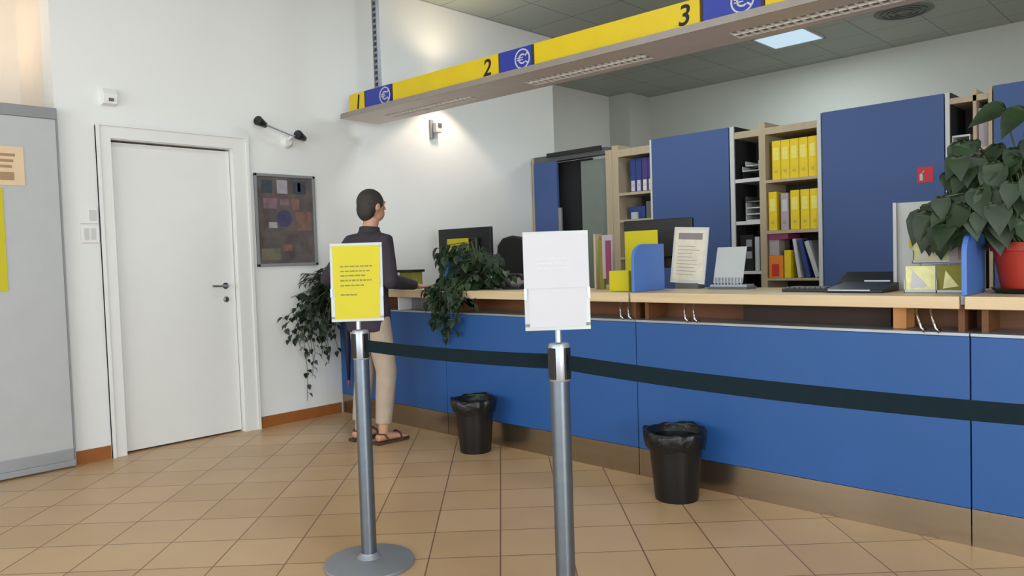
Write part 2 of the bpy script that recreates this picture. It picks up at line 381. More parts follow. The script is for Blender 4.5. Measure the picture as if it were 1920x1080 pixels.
# warm sconce hidden behind the hanging sign: throws light up and down the wall
s = empty('wall_sconce', (WX, 4.60, 2.90), 'warm up and down wall lamp glowing behind the hanging sign', 'lamp')
box(WX, WX + 0.03, 4.54, 4.66, 2.84, 2.96).build('back_plate', 'offwhite', s)
sc_ = MB().lathe([(0.055, -0.06), (0.06, -0.06), (0.06, 0.06), (0.055, 0.06)], n=24)
sc_.v = [(WX + 0.11 + x, 4.60 + y, 2.90 + z) for x, y, z in sc_.v]
sc_.box(WX + 0.02, WX + 0.07, 4.59, 4.61, 2.89, 2.91)
sc_.build('shade', 'offwhite', s)
MB().lathe([(0.0, -0.05), (0.02, -0.03), (0.025, 0), (0.02, 0.03), (0, 0.05)], c=(WX + 0.11, 4.60, 2.90), n=12).build('bulb', 'bulb', s, smooth=True)
def spot(loc, rot, e, ang, blend=0.3, colr=(1, 0.78, 0.5), rad=0.03):
    d = bpy.data.lights.new('sconce_light', 'SPOT'); d.energy = e; d.color = colr; d.spot_size = R(ang); d.spot_blend = blend; d.shadow_soft_size = rad
    o = bpy.data.objects.new('sconce_light', d); col.objects.link(o); o.location = loc; o.rotation_euler = rot; return o
spot((WX + 0.27, 4.60, 2.95), (R(180), R(12), 0), 11, 150, 0.9, (1, 0.80, 0.52), 0.06)
spot((WX + 0.30, 4.62, 2.84), (0, R(4), 0), 15, 110, 0.3, (1, 0.78, 0.60), 0.05)
s = empty('surveillance_camera', (WX, 4.58, 2.45), 'small white camera on a bracket just under the hanging sign', 'camera')
MB().box(WX, WX + 0.02, 4.535, 4.575, 2.385, 2.56).build('bracket', 'grey_mid', s)
MB().box(WX + 0.02, WX + 0.07, 4.56, 4.635, 2.44, 2.53).build('housing', 'offwhite', s, bevel=0.006)
box(WX + 0.07, WX + 0.078, 4.585, 4.625, 2.49, 2.525).build('lens', 'grey_dark', s)
# niche lamp (its body stands left of the picture)
s = empty('wall_sconce', (-6.2, 0.72, 2.35), 'warm uplighter in the niche behind the grey panel', 'lamp')
MB().lathe([(0.02, -0.08), (0.05, -0.02), (0.085, 0.06), (0.08, 0.06), (0.04, -0.02), (0.0, -0.06)], c=(-6.09, 0.72, 2.35), n=24).box(-6.2, -6.1, 0.71, 0.73, 2.28, 2.30).build('shade', 'offwhite', s, smooth='auto')
spot((-6.07, 0.78, 2.45), (R(180 - 14), R(8), 0), 12, 150, 0.9, (1, 0.70, 0.42))

# ---------------------------------------------------------------- service counter
KY = 3.48; units = [(-5.415, -4.07), (-4.065, -2.43), (-2.425, -0.79), (-0.785, 0.85), (0.855, 2.5)]
places = ['at the wall behind the person', 'behind the smaller bin and the white sheet post', 'behind the larger bin', 'at the right edge under the red pot', 'beyond the right edge']
for i, (a, b) in enumerate(units[:4]):
    c = empty('counter_cabinet', ((a + b) / 2, KY + 0.2, 0), 'blue fronted counter unit with steel kickboard, ' + places[i], 'counter', 'blue counter units')
    box(a, b, KY, KY + 0.018, 0.0, 0.155).build('kickboard', 'steel', c)
    box(a, b, KY - 0.002, KY + 0.02, 0.157, 0.868).build('front_panel', 'blue', c, bevel=0.002)
    box(a, b, KY - 0.006, KY + 0.26, 0.870, 0.882).build('ledge', 'alulight', c)
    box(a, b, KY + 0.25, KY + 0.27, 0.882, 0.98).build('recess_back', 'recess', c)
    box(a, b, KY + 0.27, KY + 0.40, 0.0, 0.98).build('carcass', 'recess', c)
    for xx in (a + 0.04, b - 0.04):
        MB().box(xx - 0.012, xx + 0.012, KY + 0.05, KY + 0.25, 0.882, 0.982).build('support', 'recess', c)
wts = [(-5.415, -4.075), (-4.06, -2.455), (-2.44, -0.82), (-0.80, 0.85)]
wl2 = ['left worktop section in beech reaching the left wall', 'beech worktop section under the trailing plant', 'long beech worktop section between the two blue dividers', 'beech worktop section under the red pot at the right edge']
for i, (a, b) in enumerate(wts):
    w = box(a, b, KY - 0.03, KY + (0.60 if i > 1 else 0.42), 0.982, 1.034).build('worktop', 'beech', bevel=0.003)
    tag(w, wl2[i], 'worktop', 'beech worktop sections')
# things in the recess
b_ = tag(box(-1.10, -1.045, KY + 0.06, KY + 0.18, 0.8826, 0.980).build('wooden_block', 'block', bevel=0.003), 'small light wood block in the recess under the worktop beside the rightmost hook', 'block')
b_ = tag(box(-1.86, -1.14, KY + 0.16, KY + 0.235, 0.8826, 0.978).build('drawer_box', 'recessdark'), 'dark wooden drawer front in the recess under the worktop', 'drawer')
b_ = empty('end_bracket', (-4.60, KY, 0.882), 'pale upright bracket with grey panel under the left worktop beside the person', 'bracket')
box(-4.605, -4.59, KY + 0.0, KY + 0.2, 0.8826, 0.9815).build('upright', 'white', b_)
box(-4.59, -4.25, KY + 0.12, KY + 0.135, 0.8826, 0.98).build('grey_plate', 'grey_mid', b_)
def hook(x, lab):
    h = empty('bag_hook', (x, KY, 0.98), lab, 'hook', 'hooks under the worktop')
    for dx in (-0.035, 0.02):
        MB().tube([(x + dx, KY + 0.02, 0.982), (x + dx, KY + 0.01, 0.965), (x + dx + 0.012, KY - 0.01, 0.94), (x + dx + 0.03, KY - 0.03, 0.90), (x + dx + 0.037, KY - 0.02, 0.885), (x + dx + 0.038, KY + 0.0, 0.89)], 0.006, n=8).build('prong', 'chrome', h, smooth=True)
hook(-2.50, 'chrome double hook under the worktop left of the blue divider with the curved corner')
hook(-2.085, 'chrome double hook under the worktop below the framed white notice')
hook(-0.955, 'chrome double hook under the worktop beside the light wood block')
# dividers
def divider(x, y0, y1, z1, lab):
    pts = [(y0, 1.036), (y1, 1.036), (y1, z1)]
    r = 0.09
    for k in range(7):
        t = PI / 2 + k * (PI / 2) / 6
        pts.append((y0 + r + r * math.cos(t), z1 - r + r * math.sin(t)))
    d = empty('privacy_divider', (x, (y0 + y1) / 2, 1.035), lab, 'divider', 'blue dividers on the counter')
    MB().prism(pts, 'x', x - 0.01, x + 0.01).build('board', 'divblue', d, bevel=0.002)
    box(x - 0.007, x + 0.007, y0 - 0.028, y0 + 0.30, 1.0, 1.036).build('foot', 'grey_mid', d)
divider(-2.447, KY + 0.01, 3.80, 1.305, 'blue divider with curved corner beside the yellow box on the counter')
divider(-0.81, KY + 0.01, 3.80, 1.29, 'blue divider next to the red plant pot')
divider(-4.067, KY + 0.01, 3.80, 1.30, 'blue divider hidden in the foliage of the trailing plant')

# staff desk behind the counter
c = empty('staff_desk', (-2.3, 4.35, 0), 'low grey staff desk behind the counter carrying the monitors', 'desk')
box(-5.2, 0.8, 4.10, 4.75, 0.90, 0.93).build('desk_top', 'beechframe', c)
for xx in (-5.1, -3.1, -1.1, 0.7): box(xx - 0.02, xx + 0.02, 4.15, 4.70, 0, 0.90).build('leg', 'offwhite', c)

# monitors
def monitor(x, y, w, h, zc, rot, lab):
    c = empty('monitor', (x, y, 0.93), lab, 'monitor', 'monitors seen from behind')
    c.rotation_euler = (0, 0, rot)
    g = MB().box(-w / 2, w / 2, -0.012, 0.02, zc - h / 2 - 0.93, zc + h / 2 - 0.93).build('casing', 'screen', c, bevel=0.006)
    MB().box(-w * 0.3, w * 0.3, -0.045, -0.010, zc - h * 0.3 - 0.93, zc + h * 0.25 - 0.93).build('back_cover', 'black', c, bevel=0.012)
    MB().box(-0.035, 0.035, -0.06, -0.03, 0.012, zc - 0.93).build('stand', 'black', c, bevel=0.004)
    MB().box(-0.12, 0.12, -0.11, 0.09, 0.0, 0.014).build('base', 'black', c, bevel=0.004)
monitor(-2.835, 4.35, 0.52, 0.33, 1.315, R(4), 'black monitor back behind the yellow sheet and blue divider')
monitor(-4.78, 4.35, 0.62, 0.35, 1.345, R(4), 'black monitor back behind the trailing plant')

# yellow box, brochures, sheet
b_ = tag(box(-2.665, -2.525, 3.56, 3.70, 1.035, 1.155).build('leaflet_box', 'yellow', bevel=0.004), 'small yellow box on the worktop left of the curved blue divider', 'box')
c = empty('leaflet_rack', (-2.80, 3.85, 1.035), 'upright rack of coloured leaflets behind the yellow box', 'rack')
box(-2.96, -2.945, 3.80, 3.87, 1.035, 1.385).build('side', 'beechframe', c)
box(-2.945, -2.905, 3.83, 3.85, 1.035, 1.35).build('leaflet', 'olive', c)
box(-2.90, -2.82, 3.81, 3.83, 1.10, 1.375).build('leaflet', 'lilac', c)
box(-2.87, -2.83, 3.805, 3.812, 1.10, 1.34).build('leaflet', 'pink', c)
box(-2.96, -2.62, 3.845, 3.875, 1.035, 1.06).build('rack_base', 'beechframe', c)
c = empty('notice', (-2.7, 3.9, 1.05), 'yellow sheet on card standing in front of the right monitor', 'sheet')
box(-2.77, -2.53, 3.875, 3.882, 1.036, 1.392).build('sheet', 'yellow', c)
c = empty('notice_stand', (-2.33, 3.93, 1.035), 'framed white notice with grey header on a stand before the blue cabinet', 'notice')
t = Matrix.Translation((-2.365, 3.93, 1.065)) @ Euler((R(-6), R(3.5), 0)).to_matrix().to_4x4()
MB().box(-0.115, 0.115, -0.004, 0.004, 0.0, 0.335, t).build('frame', 'offwhite', c)
MB().box(-0.10, 0.10, -0.006, -0.004, 0.02, 0.318, t).build('sheet', 'cream', c)
MB().box(-0.08, 0.08, -0.0075, -0.006, 0.262, 0.30, t).build('header', 'headgrey', c)
q = MB()
random.seed(3)
for k in range(9): q.box(-0.08, 0.02 + random.random() * 0.06, -0.0072, -0.006, 0.05 + k * 0.021, 0.054 + k * 0.021, t)
q.build('print', 'lilac', c)
box(-2.44, -2.29, 3.92, 4.00, 1.034, 1.066).build('base', 'grey_dark', c)
c = empty('desk_sign', (-2.07, 3.92, 1.035), 'grey tent card on the worktop right of the framed white notice', 'sign')
MB().prism([(3.88, 1.07), (3.885, 1.07), (3.945, 1.272), (3.94, 1.272)], 'x', -2.165, -1.985).build('card', 'acrylic', c)
MB().prism([(3.9115, 1.165), (3.908, 1.152), (3.906, 1.152), (3.9095, 1.165)], 'x', -2.13, -2.02).build('print', 'grey_dark', c)
q = MB()
for k in range(9): q.box(-2.155 + k * 0.02, -2.147 + k * 0.02, 3.874, 3.880, 1.06, 1.10)
q.box(-2.18, -1.955, 3.87, 3.96, 1.048, 1.06)
q.build('holder', 'alulight', c)
box(-2.19, -1.95, 3.86, 3.98, 1.034, 1.048).build('base', 'grey_dark', c)
c = empty('card_terminal', (-1.62, 3.9, 1.035), 'flat black office device with a pale edge on the worktop before the wide blue cabinet', 'device')
MB().prism([(3.62, 1.035), (3.86, 1.035), (3.86, 1.075), (3.62, 1.05)], 'x', -1.43, -1.17).build('body', 'black', c, bevel=0.004)
box(-1.41, -1.22, 3.612, 3.62, 1.044, 1.05).build('strip', 'alulight', c)
c = empty('keyboard', (-1.5, 3.9, 1.035), 'low black keyboard lying on the worktop left of the black device', 'keyboard')
box(-1.66, -1.36 - 0.08, 3.66, 3.80, 1.034, 1.052).build('case', 'black', c, bevel=0.003)
q = MB()
for i in range(8):
    for j in range(4): q.box(-1.648 + i * 0.0255, -1.627 + i * 0.0255, 3.675 + j * 0.029, 3.698 + j * 0.029, 1.052, 1.058)
q.build('keys', 'grey_dark', c)
c = empty('desk_organizer', (-1.2, 4.0, 1.035), 'black slanted tray of office items against the white display board', 'tray')
MB().prism([(3.90, 1.035), (4.05, 1.035), (4.05, 1.12), (3.90, 1.07)], 'x', -1.48, -1.20).build('tray', 'black', c, bevel=0.003)
MB().box(-1.46, -1.38, 3.893, 3.90, 1.045, 1.055).box(-1.34, -1.22, 3.893, 3.90, 1.075, 1.082).build('edge_strip', 'alulight', c)

# leaflet display at the right
c = empty('display_board', (-1.1, 3.95, 1.035), 'white upright display board with yellow inset behind the leaflet holders', 'display')
t = Matrix.Translation((-1.13, 3.92, 1.035)) @ Euler((0, 0, R(8))).to_matrix().to_4x4()
MB().box(-0.075, 0.30, 0.0, 0.02, 0.0, 0.42, t).build('board', 'offwhite', c, bevel=0.003)
MB().box(-0.01, 0.12, -0.004, 0.0, 0.20, 0.36, t).build('inset', 'yellow', c)
MB().box(-0.075, -0.06, -0.03, 0.0, 0.0, 0.42, t).build('side', 'offwhite', c)
for (a, b, z0, z1, y, m, pm, lab) in ((-1.075, -0.925, 1.165, 1.30, 3.76, 'paleyellow', 'cream', 'pale yellow leaflets in the upper holder under the big leaves'),
                                 (-1.075, -0.955, 1.036, 1.155, 3.64, 'paleyellow', 'paper', 'pale yellow leaflets in the lower left clear holder'),
                                 (-0.945, -0.835, 1.036, 1.155, 3.64, 'olive', 'paleyellow', 'olive and cream leaflets in the lower right holder beside the blue divider')):
    c = empty('leaflet_holder', ((a + b) / 2, y, z0), lab, 'leaflets', 'leaflet holders at the right divider')
    box(a, b, y, y + 0.012, z0, z1).build('leaflets', m, c)
    MB().prism([(a + 0.02, z0 + 0.02), (b - 0.03, z0 + 0.03), (a + 0.03, z1 - 0.02)], 'y', y - 0.002, y).build('print', pm, c)
    MB().box(a - 0.004, b + 0.004, y - 0.012, y - 0.006, z0, z0 + 0.014).box(a - 0.004, b + 0.004, y - 0.012, y + 0.05, z0 - 0.002, z0 + 0.003).box(a - 0.004, a - 0.001, y - 0.012, y + 0.03, z0, z0 + 0.06).build('holder', 'acrylic', c)
    if z0 > 1.1:
        for xx in (a + 0.01, b - 0.02): MB().box(xx, xx + 0.008, y + 0.035, y + 0.045, 1.034, z0).build('leg', 'acrylic', c)
c = empty('brochure', (-0.87, 3.72, 1.17), 'pinkish brochure standing against the blue divider under the leaves', 'brochure')
box(-0.915, -0.83, 3.70, 3.706, 1.165, 1.32).build('sheet', 'lilac', c)
box(-0.880, -0.84, 3.697, 3.70, 1.18, 1.31).build('picture', 'poster_brown', c)

# small items by the person
c = empty('desk_box', (-4.68, 3.62, 1.035), 'small olive box with a black lid on the worktop beside the person', 'box')
box(-4.73, -4.57, 3.60, 3.70, 1.036, 1.165).build('body', 'olive', c, bevel=0.003)
box(-4.83, -4.555, 3.585, 3.715, 1.165, 1.185).build('lid', 'black', c, bevel=0.003)
c = empty('office_chair', (-4.88, 5.05, 0), 'black office chair back showing behind the left monitor', 'chair')
bk = MB()
prof = [(-0.20, 0.0), (-0.21, 0.25), (-0.19, 0.42), (-0.12, 0.49), (0, 0.51), (0.12, 0.49), (0.19, 0.42), (0.21, 0.25), (0.20, 0.0)]
bk.prism([(-4.88 + x, 0.95 + z) for x, z in prof], 'y', 5.02, 5.08)
bk.build('backrest', 'blackfab', c, bevel=0.02, seg=3)
box(-5.11, -4.65, 4.80 + 0.05, 5.22, 0.46, 0.54).build('seat', 'blackfab', c, bevel=0.03)
MB().tube([(-4.88, 5.10, 0.95), (-4.88, 5.16, 0.70), (-4.88, 5.08, 0.46)], 0.022).build('back_bar', 'black', c)
MB().lathe([(0.03, 0.1), (0.03, 0.46)], c=(-4.88, 5.03, 0), n=14, cap=True).build('column', 'black', c)
for k in range(5):
    a_ = 2 * PI * k / 5 + 0.3
    MB().tube([(-4.88, 5.03, 0.12), (-4.88 + 0.28 * math.cos(a_), 5.03 + 0.28 * math.sin(a_), 0.055)], [0.025, 0.018]).build('foot', 'black', c)
    MB().tube([(-4.88 + 0.28 * math.cos(a_) - 0.02, 5.03 + 0.28 * math.sin(a_), 0.03), (-4.88 + 0.28 * math.cos(a_) + 0.02, 5.03 + 0.28 * math.sin(a_), 0.03)], 0.03).build('castor', 'black', c)
c = empty('desk_phone', (-3.70, 3.72, 1.035), 'dark desk telephone half hidden by the plant beside the white sheet', 'telephone')
MB().prism([(3.66, 1.035), (3.84, 1.035), (3.84, 1.12), (3.66, 1.055)], 'x', -3.66, -3.50).build('body', 'black', c, bevel=0.005)
MB().tube([(-3.69, 3.72, 1.115), (-3.66, 3.72, 1.13), (-3.54, 3.72, 1.13), (-3.51, 3.72, 1.115)], [0.022, 0.013, 0.013, 0.022]).build('handset', 'black', c)
c = empty('notice', (-4.5, 4.0, 1.04), 'small yellow note on the left monitor above the trailing plant', 'sheet')
t = Matrix.Translation((-4.74, 4.274, 1.33)) @ Euler((0, 0, R(4))).to_matrix().to_4x4()
MB().box(-0.17, 0.08, 0, 0.004, -0.04, 0.10, t).build('sheet', 'yellow', c)

# ---------------------------------------------------------------- storage wall
SY = 5.90; SD = 0.40; TOP = 2.295
# passage with sliding blue leaf
c = empty('door_2', (-4.85, SY, 0), 'passage through the storage wall', 'door'); c['kind'] = 'structure'
MB().box(-5.385, -5.367, SY, SY + 0.3, 0, 2.30).box(-4.42, -4.345, SY, SY + SD, 0, 2.26).build('door_frame', 'beechframe', c)
box(-5.385, -4.42, SY + 0.02, SY + 0.12, 2.235, 2.30).build('header', 'grey_dark', c)
MB().box(-5.15, -4.46, SY - 0.03, SY + 0.0, 2.275, 2.315).build('track', 'black', c)
box(-5.365, -5.045, SY, SY + 0.03, 0.02, 2.232).build('sliding_leaf', 'cabblue', c, bevel=0.002)
box(-5.04, -5.0, SY + 0.0, SY + 0.02, 0.02, 1.75).build('edge_profile', 'grey_mid', c)
box(-4.775, -4.425, SY + 0.06, SY + 0.10, 0.02, 2.20).build('grey_leaf', 'doorgrey', c, bevel=0.002)
MB().box(-4.60, -4.575, SY + 0.02, SY + 0.035, 1.20, 1.385).box(-4.60, -4.575, SY + 0.02, SY + 0.06, 1.20, 1.225).box(-4.60, -4.575, SY + 0.02, SY + 0.06, 1.36, 1.385).build('handle', 'black', c)
box(-5.42 + 0.04, -4.70, SY + 0.14, SY + 0.17, 0.0, 2.235).build('passage_shade_sheet', 'dark', c)  # flat dark sheet standing in for the shade inside the open passage
def cabinet(a, b, lab):
    c = empty('storage_cabinet', ((a + b) / 2, SY + 0.2, 0), lab, 'cabinet', 'blue fronted storage cabinets')
    MB().box(a, b, SY + 0.02, SY + SD, 0, TOP - 0.02).build('body', 'offwhite', c)
    box(a + 0.004, b - 0.004, SY - 0.012, SY + 0.018, 0.06, TOP).build('cabinet_door', 'cabblue', c, bevel=0.002)
cabinet(-3.885, -3.11, 'blue storage cabinet between the navy binders and the yellow binders')
cabinet(-2.33, -1.478, 'wide blue storage cabinet carrying the red sign')
cabinet(-1.19, 0.75, 'blue storage cabinet at the right edge behind the big plant')
def bookcase(a, b, cols, shelves, lab, fm='beechframe'):
    c = empty('bookcase', ((a + b) / 2, SY + 0.2, 0), lab, 'bookcase', 'open bookcases in the storage wall')
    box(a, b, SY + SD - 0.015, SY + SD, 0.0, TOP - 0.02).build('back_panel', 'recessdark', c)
    for (p, q_, m, f_) in cols: box(p, q_, SY - f_, SY + SD - 0.015, 0, TOP - 0.0).build('upright', m, c)
    for (p, q_, z0, z1, m) in shelves: box(p, q_, SY, SY + SD - 0.015, z0, z1).build('shelf', m, c)
bookcase(-4.342, -3.888, [(-4.342, -4.27, 'beechframe', 0), (-3.908, -3.888, 'offwhite', 0.006)],
         [(-4.27, -3.908, 2.18, 2.25, 'beechframe'), (-4.27, -3.908, 1.81, 1.835, 'beechframe'), (-4.27, -3.908, 1.555, 1.58, 'beechframe'), (-4.27, -3.908, 1.2, 1.22, 'beechframe'), (-4.27, -3.908, 0.8, 0.82, 'beechframe')],
         'open bookcase holding navy and purple binders beside the passage')
bookcase(-3.104, -2.336, [(-3.066, -3.060, 'blackfab', -0.004), (-3.104, -3.066, 'offwhite', 0.01), (-2.85, -2.795, 'beechframe', 0), (-2.366, -2.336, 'offwhite', 0.01)],
         [(-3.066, -2.85, 2.19, 2.245, 'beechframe'), (-3.066, -2.85, 1.82, 1.85, 'offwhite'), (-3.066, -2.85, 1.465, 1.495, 'offwhite'), (-3.066, -2.85, 1.05, 1.075, 'offwhite'),
          (-2.795, -2.366, 2.19, 2.245, 'beechframe'), (-2.795, -2.366, 1.795, 1.818, 'beechframe'), (-2.795, -2.366, 1.378, 1.405, 'beechframe'), (-2.795, -2.366, 0.995, 1.015, 'beechframe')],
         'open bookcase with a narrow dark column and a wide column of yellow binders')
bookcase(-1.474, -1.194, [(-1.447, -1.441, 'blackfab', -0.004), (-1.474, -1.447, 'offwhite', 0.01), (-1.308, -1.287, 'beechframe', 0), (-1.216, -1.194, 'beechframe', 0.01)],
         [(-1.447, -1.216, 2.215, 2.255, 'beechframe'), (-1.447, -1.308, 1.885, 1.905, 'beechframe'), (-1.447, -1.308, 1.5, 1.52, 'offwhite'), (-1.287, -1.216, 1.88, 1.90, 'beechframe')],
         'narrow open bookcase with two columns above the big plant')

# binders: one master with parts, copied
def make_binder(w, h, d, m, lm, ring=True):
    r = bpy.data.objects.new('binder', None); col.objects.link(r)
    MB().box(0, w, 0, d, 0, h).build('cover', m, r, bevel=0.003)
    MB().box(w * 0.18, w * 0.82, -0.0015, 0.0, h * 0.5, h * 0.82).build('spine_label', lm, r)
    if ring:
        g = MB().lathe([(0.009, 0), (0.012, 0), (0.012, 0.002), (0.009, 0.002)], n=12)
        g.v = [(w / 2 + x, -z, h * 0.2 + y) for x, y, z in g.v]
        g.build('finger_ring', 'grey_mid', r)
    return r
def dup(root):
    c = root.copy(); col.objects.link(c)
    for ch in list(root.children):
        k = ch.copy(); col.objects.link(k); k.parent = c
    return c
pb = make_binder(0.071, 0.315, 0.29, 'binder', 'binderlight'); used = [False]
def put(proto, flag, loc, lab, cat, group, tilt=0.0):
    o = proto if not flag[0] else dup(proto); flag[0] = True
    o.location = loc; o.rotation_euler = (0, tilt, 0); tag(o, lab, cat, group); return o
ordw = ['leftmost', 'second from left', 'middle', 'second from right', 'rightmost']
for k in range(5):
    put(pb, used, (-2.752 + k * 0.0745, SY + 0.03, 1.8185), 'yellow binder, ' + ordw[k] + ' of five on the upper shelf', 'binder', 'yellow binders on the upper shelf')
for (x, lab) in ((-2.785, 'yellow binder at the left end of the middle shelf'), (-2.600, 'yellow binder right of the grey file on the middle shelf'),
                 (-2.518, 'yellow binder, second from right on the middle shelf'), (-2.442, 'yellow binder at the right end of the middle shelf')):
    put(pb, used, (x, SY + 0.02, 1.4055), lab, 'binder', 'yellow binders on the middle shelf')
gb = make_binder(0.065, 0.30, 0.28, 'lilac', 'paper')
put(gb, [False], (-2.690, SY + 0.04, 1.4055), 'grey lilac file between yellow binders on the middle shelf', 'binder', None)
nb = make_binder(0.062, 0.315, 0.28, 'navy', 'paper'); nf = [False]
for k, lab in enumerate(('navy binder, leftmost on the top shelf beside the passage', 'navy binder, second on the top shelf beside the passage')):
    put(nb, nf, (-4.17 + k * 0.066, SY + 0.05, 1.8355), lab, 'binder', 'navy and purple binders')
for ob in (nb,):
    for ch in ob.children:
        if ch.name.startswith('spine_label'):
            for v_ in ch.data.vertices: v_.co.z -= 0.148
ppb = make_binder(0.062, 0.315, 0.28, 'purple', 'cream'); pf = [False]
for k, lab in enumerate(('purple binder, third on the top shelf beside the passage', 'purple binder, rightmost on the top shelf beside the passage')):
    put(ppb, pf, (-4.036 + k * 0.064, SY + 0.05, 1.8355), lab, 'binder', 'navy and purple binders')
for ch in ppb.children:
    if ch.name.startswith('spine_label'):
        for v_ in ch.data.vertices: v_.co.z -= 0.148
# second shelf beside the passage
c = tag(box(-4.20, -4.02, SY + 0.06, SY + 0.3, 1.5805, 1.70).build('storage_box', 'navy', bevel=0.004), 'dark blue box on the second shelf beside the passage', 'box')
c = tag(box(-4.00, -3.93, SY + 0.05, SY + 0.3, 1.5805, 1.74).build('storage_box', 'grey_dark', bevel=0.004), 'dark grey box on the second shelf beside the passage', 'box')
c = tag(box(-4.15, -4.08, SY + 0.02, SY + 0.05, 1.5805, 1.645).build('note_block', 'acrylic', bevel=0.002), 'small pale block in front of the dark blue box', 'note block')
# bottom shelf of the yellow column
c = tag(box(-2.785, -2.62, SY + 0.01, SY + 0.25, 1.330, 1.375).build('paper_folder', 'pink'), 'magenta folder lying on top of the cards on the bottom shelf', 'folder')
c = empty('carton', (-2.74, SY + 0.1, 1.015), 'orange and red carton on the bottom shelf, left', 'carton')
box(-2.785, -2.665, SY + 0.01, SY + 0.2, 1.016, 1.20).build('body', 'orange', c, bevel=0.003)
box(-2.76, -2.70, SY + 0.007, SY + 0.01, 1.03, 1.13).build('print', 'red', c)
tag(box(-2.785, -2.70, SY + 0.02, SY + 0.22, 1.201, 1.329).build('carton', 'lilac', bevel=0.003), 'grey lilac carton stacked on the orange one', 'carton')
tag(box(-2.655, -2.60, SY + 0.01, SY + 0.25, 1.016, 1.24).build('binder', 'binder', bevel=0.003), 'short yellow binder on the bottom shelf beside the orange carton', 'binder')
def leaner(x, w, h, tilt, m, lab):
    t = Matrix.Translation((x, SY + 0.02, 1.016 + w * math.sin(R(-tilt)))) @ Euler((0, R(tilt), 0)).to_matrix().to_4x4()
    o = MB().box(-w, 0, 0, 0.24, 0.0, h, t).build('folder', m, bevel=0.002); tag(o, lab, 'folder', 'folders leaning on the bottom shelf')
leaner(-2.52, 0.026, 0.315, -8, 'paper', 'thin white folder leaning on the bottom shelf beside the short yellow binder')
leaner(-2.447, 0.034, 0.31, -12, 'navy', 'dark blue folder leaning on the bottom shelf')
leaner(-2.372, 0.036, 0.30, -17, 'acrylic', 'grey folder leaning at the right end of the bottom shelf')
# narrow dark column contents
for (z, w, m, lab) in ((1.851, 0.14, 'blackfab', 'black letter tray low in the top cell of the narrow column'), (1.911, 0.15, 'offwhite', 'white letter tray in the top cell of the narrow column'), (1.953, 0.12, 'offwhite', 'upper white letter tray in the top cell of the narrow column')):
    t_ = MB().box(-2.86 - w, -2.86, SY + 0.02, SY + 0.26, z, z + 0.006).box(-2.86 - w, -2.855 - w, SY + 0.02, SY + 0.26, z, z + 0.041).box(-2.865, -2.86, SY + 0.02, SY + 0.26, z, z + 0.041).build('letter_tray', m, bevel=0.001)
    if z < 1.9: 
        for v_ in t_.data.vertices:
            if v_.co.z > 1.88: v_.co.z = 1.909
    tag(t_, lab, 'tray', 'letter trays in the narrow column')
for k in range(4):
    z = 1.4955 + k * 0.052
    t_ = MB().box(-2.99, -2.858, SY + 0.03, SY + 0.28, z, z + 0.01).box(-2.99, -2.985, SY + 0.03, SY + 0.28, z, z + 0.051).box(-2.863, -2.858, SY + 0.03, SY + 0.28, z, z + 0.051).build('letter_tray', 'offwhite' if k < 3 else 'grey_dark', bevel=0.001)
    tag(t_, ('lowest', 'second', 'third', 'dark grey topmost')[k] + ' letter tray from below in the middle cell of the narrow column', 'tray', 'letter trays in the narrow column')
c = empty('file_box', (-3.0, SY + 0.1, 1.076), 'black file box with two grey labels in the lowest cell of the narrow column', 'box')
box(-3.055, -2.935, SY + 0.04, SY + 0.28, 1.076, 1.38).build('body', 'blackfab', c, bevel=0.002)
for z in (1.18, 1.28): box(-2.995, -2.945, SY + 0.036, SY + 0.04, z, z + 0.06).build('label_plate', 'grey_mid', c)
tag(box(-2.915, -2.875, SY + 0.03, SY + 0.28, 1.076, 1.36).build('file_box', 'acrylic', bevel=0.002), 'pale green grey file box in the lowest cell of the narrow column', 'box')
# right narrow bookcase contents
tag(MB().box(-1.44, -1.33, SY + 0.02, SY + 0.28, 1.985, 1.998).box(-1.44, -1.435, SY + 0.02, SY + 0.28, 1.906, 1.985).box(-1.335, -1.33, SY + 0.02, SY + 0.28, 1.906, 1.985).build('letter_tray', 'offwhite'), 'white letter tray in the narrow bookcase above the big plant', 'tray', None)
tag(box(-1.283, -1.225, SY + 0.03, SY + 0.28, 1.901, 2.165).build('file_box', 'lilac', bevel=0.002), 'lilac file in the right column above the big plant', 'file')
# red sign
c = empty('safety_sign', (-1.6, SY - 0.012, 1.69), 'small red fire equipment sign on the wide blue cabinet', 'sign')
box(-1.655, -1.552, SY - 0.016, SY - 0.0125, 1.69, 1.80).build('plate', 'redsign', c)
q = MB().prism([(-1.638, 1.705), (-1.618, 1.705), (-1.618, 1.745), (-1.622, 1.755), (-1.634, 1.755), (-1.638, 1.745)], 'y', SY - 0.018, SY - 0.016)
q.prism([(-1.622, 1.757), (-1.606, 1.772), (-1.609, 1.776), (-1.626, 1.760)], 'y', SY - 0.018, SY - 0.016)
q.build('pictogram', 'paper', c)

# ---------------------------------------------------------------- hanging number sign (front edge runs 2.6 degrees off the counter)
SG = empty('hanging_sign', (-5.22, 3.45, 2.42), 'long yellow and blue window number sign on a grey tray hung over the counter', 'sign')
SG.rotation_euler = (0, 0, R(2.6))
L = 5.6
def sg(mb, name, m, parent=None, **k):
    o = mb.build(name, m, None, **k); o.parent = parent or SG; return o
tray = MB()
gr = [(0.33 + 1.46 * k, 1.25 + 1.46 * k) for k in range(4)]
g0, g1 = 0.17, 0.31
tray.box(0, L, 0, g0, 0.0, 0.012).box(0, L, g1, 0.385, 0.0, 0.012)
xe = [0] + [v for g in gr for v in g] + [L]
for i in range(0, len(xe) - 1, 2): tray.box(xe[i], xe[i + 1], g0, g1, 0.0, 0.012)
sg(tray, 'tray', 'perf')
sg(MB().box(0, L, -0.006, 0.0, 0.0, 0.040).box(-0.006, 0, -0.006, 0.391, 0, 0.03), 'tray_lip', 'trayside')
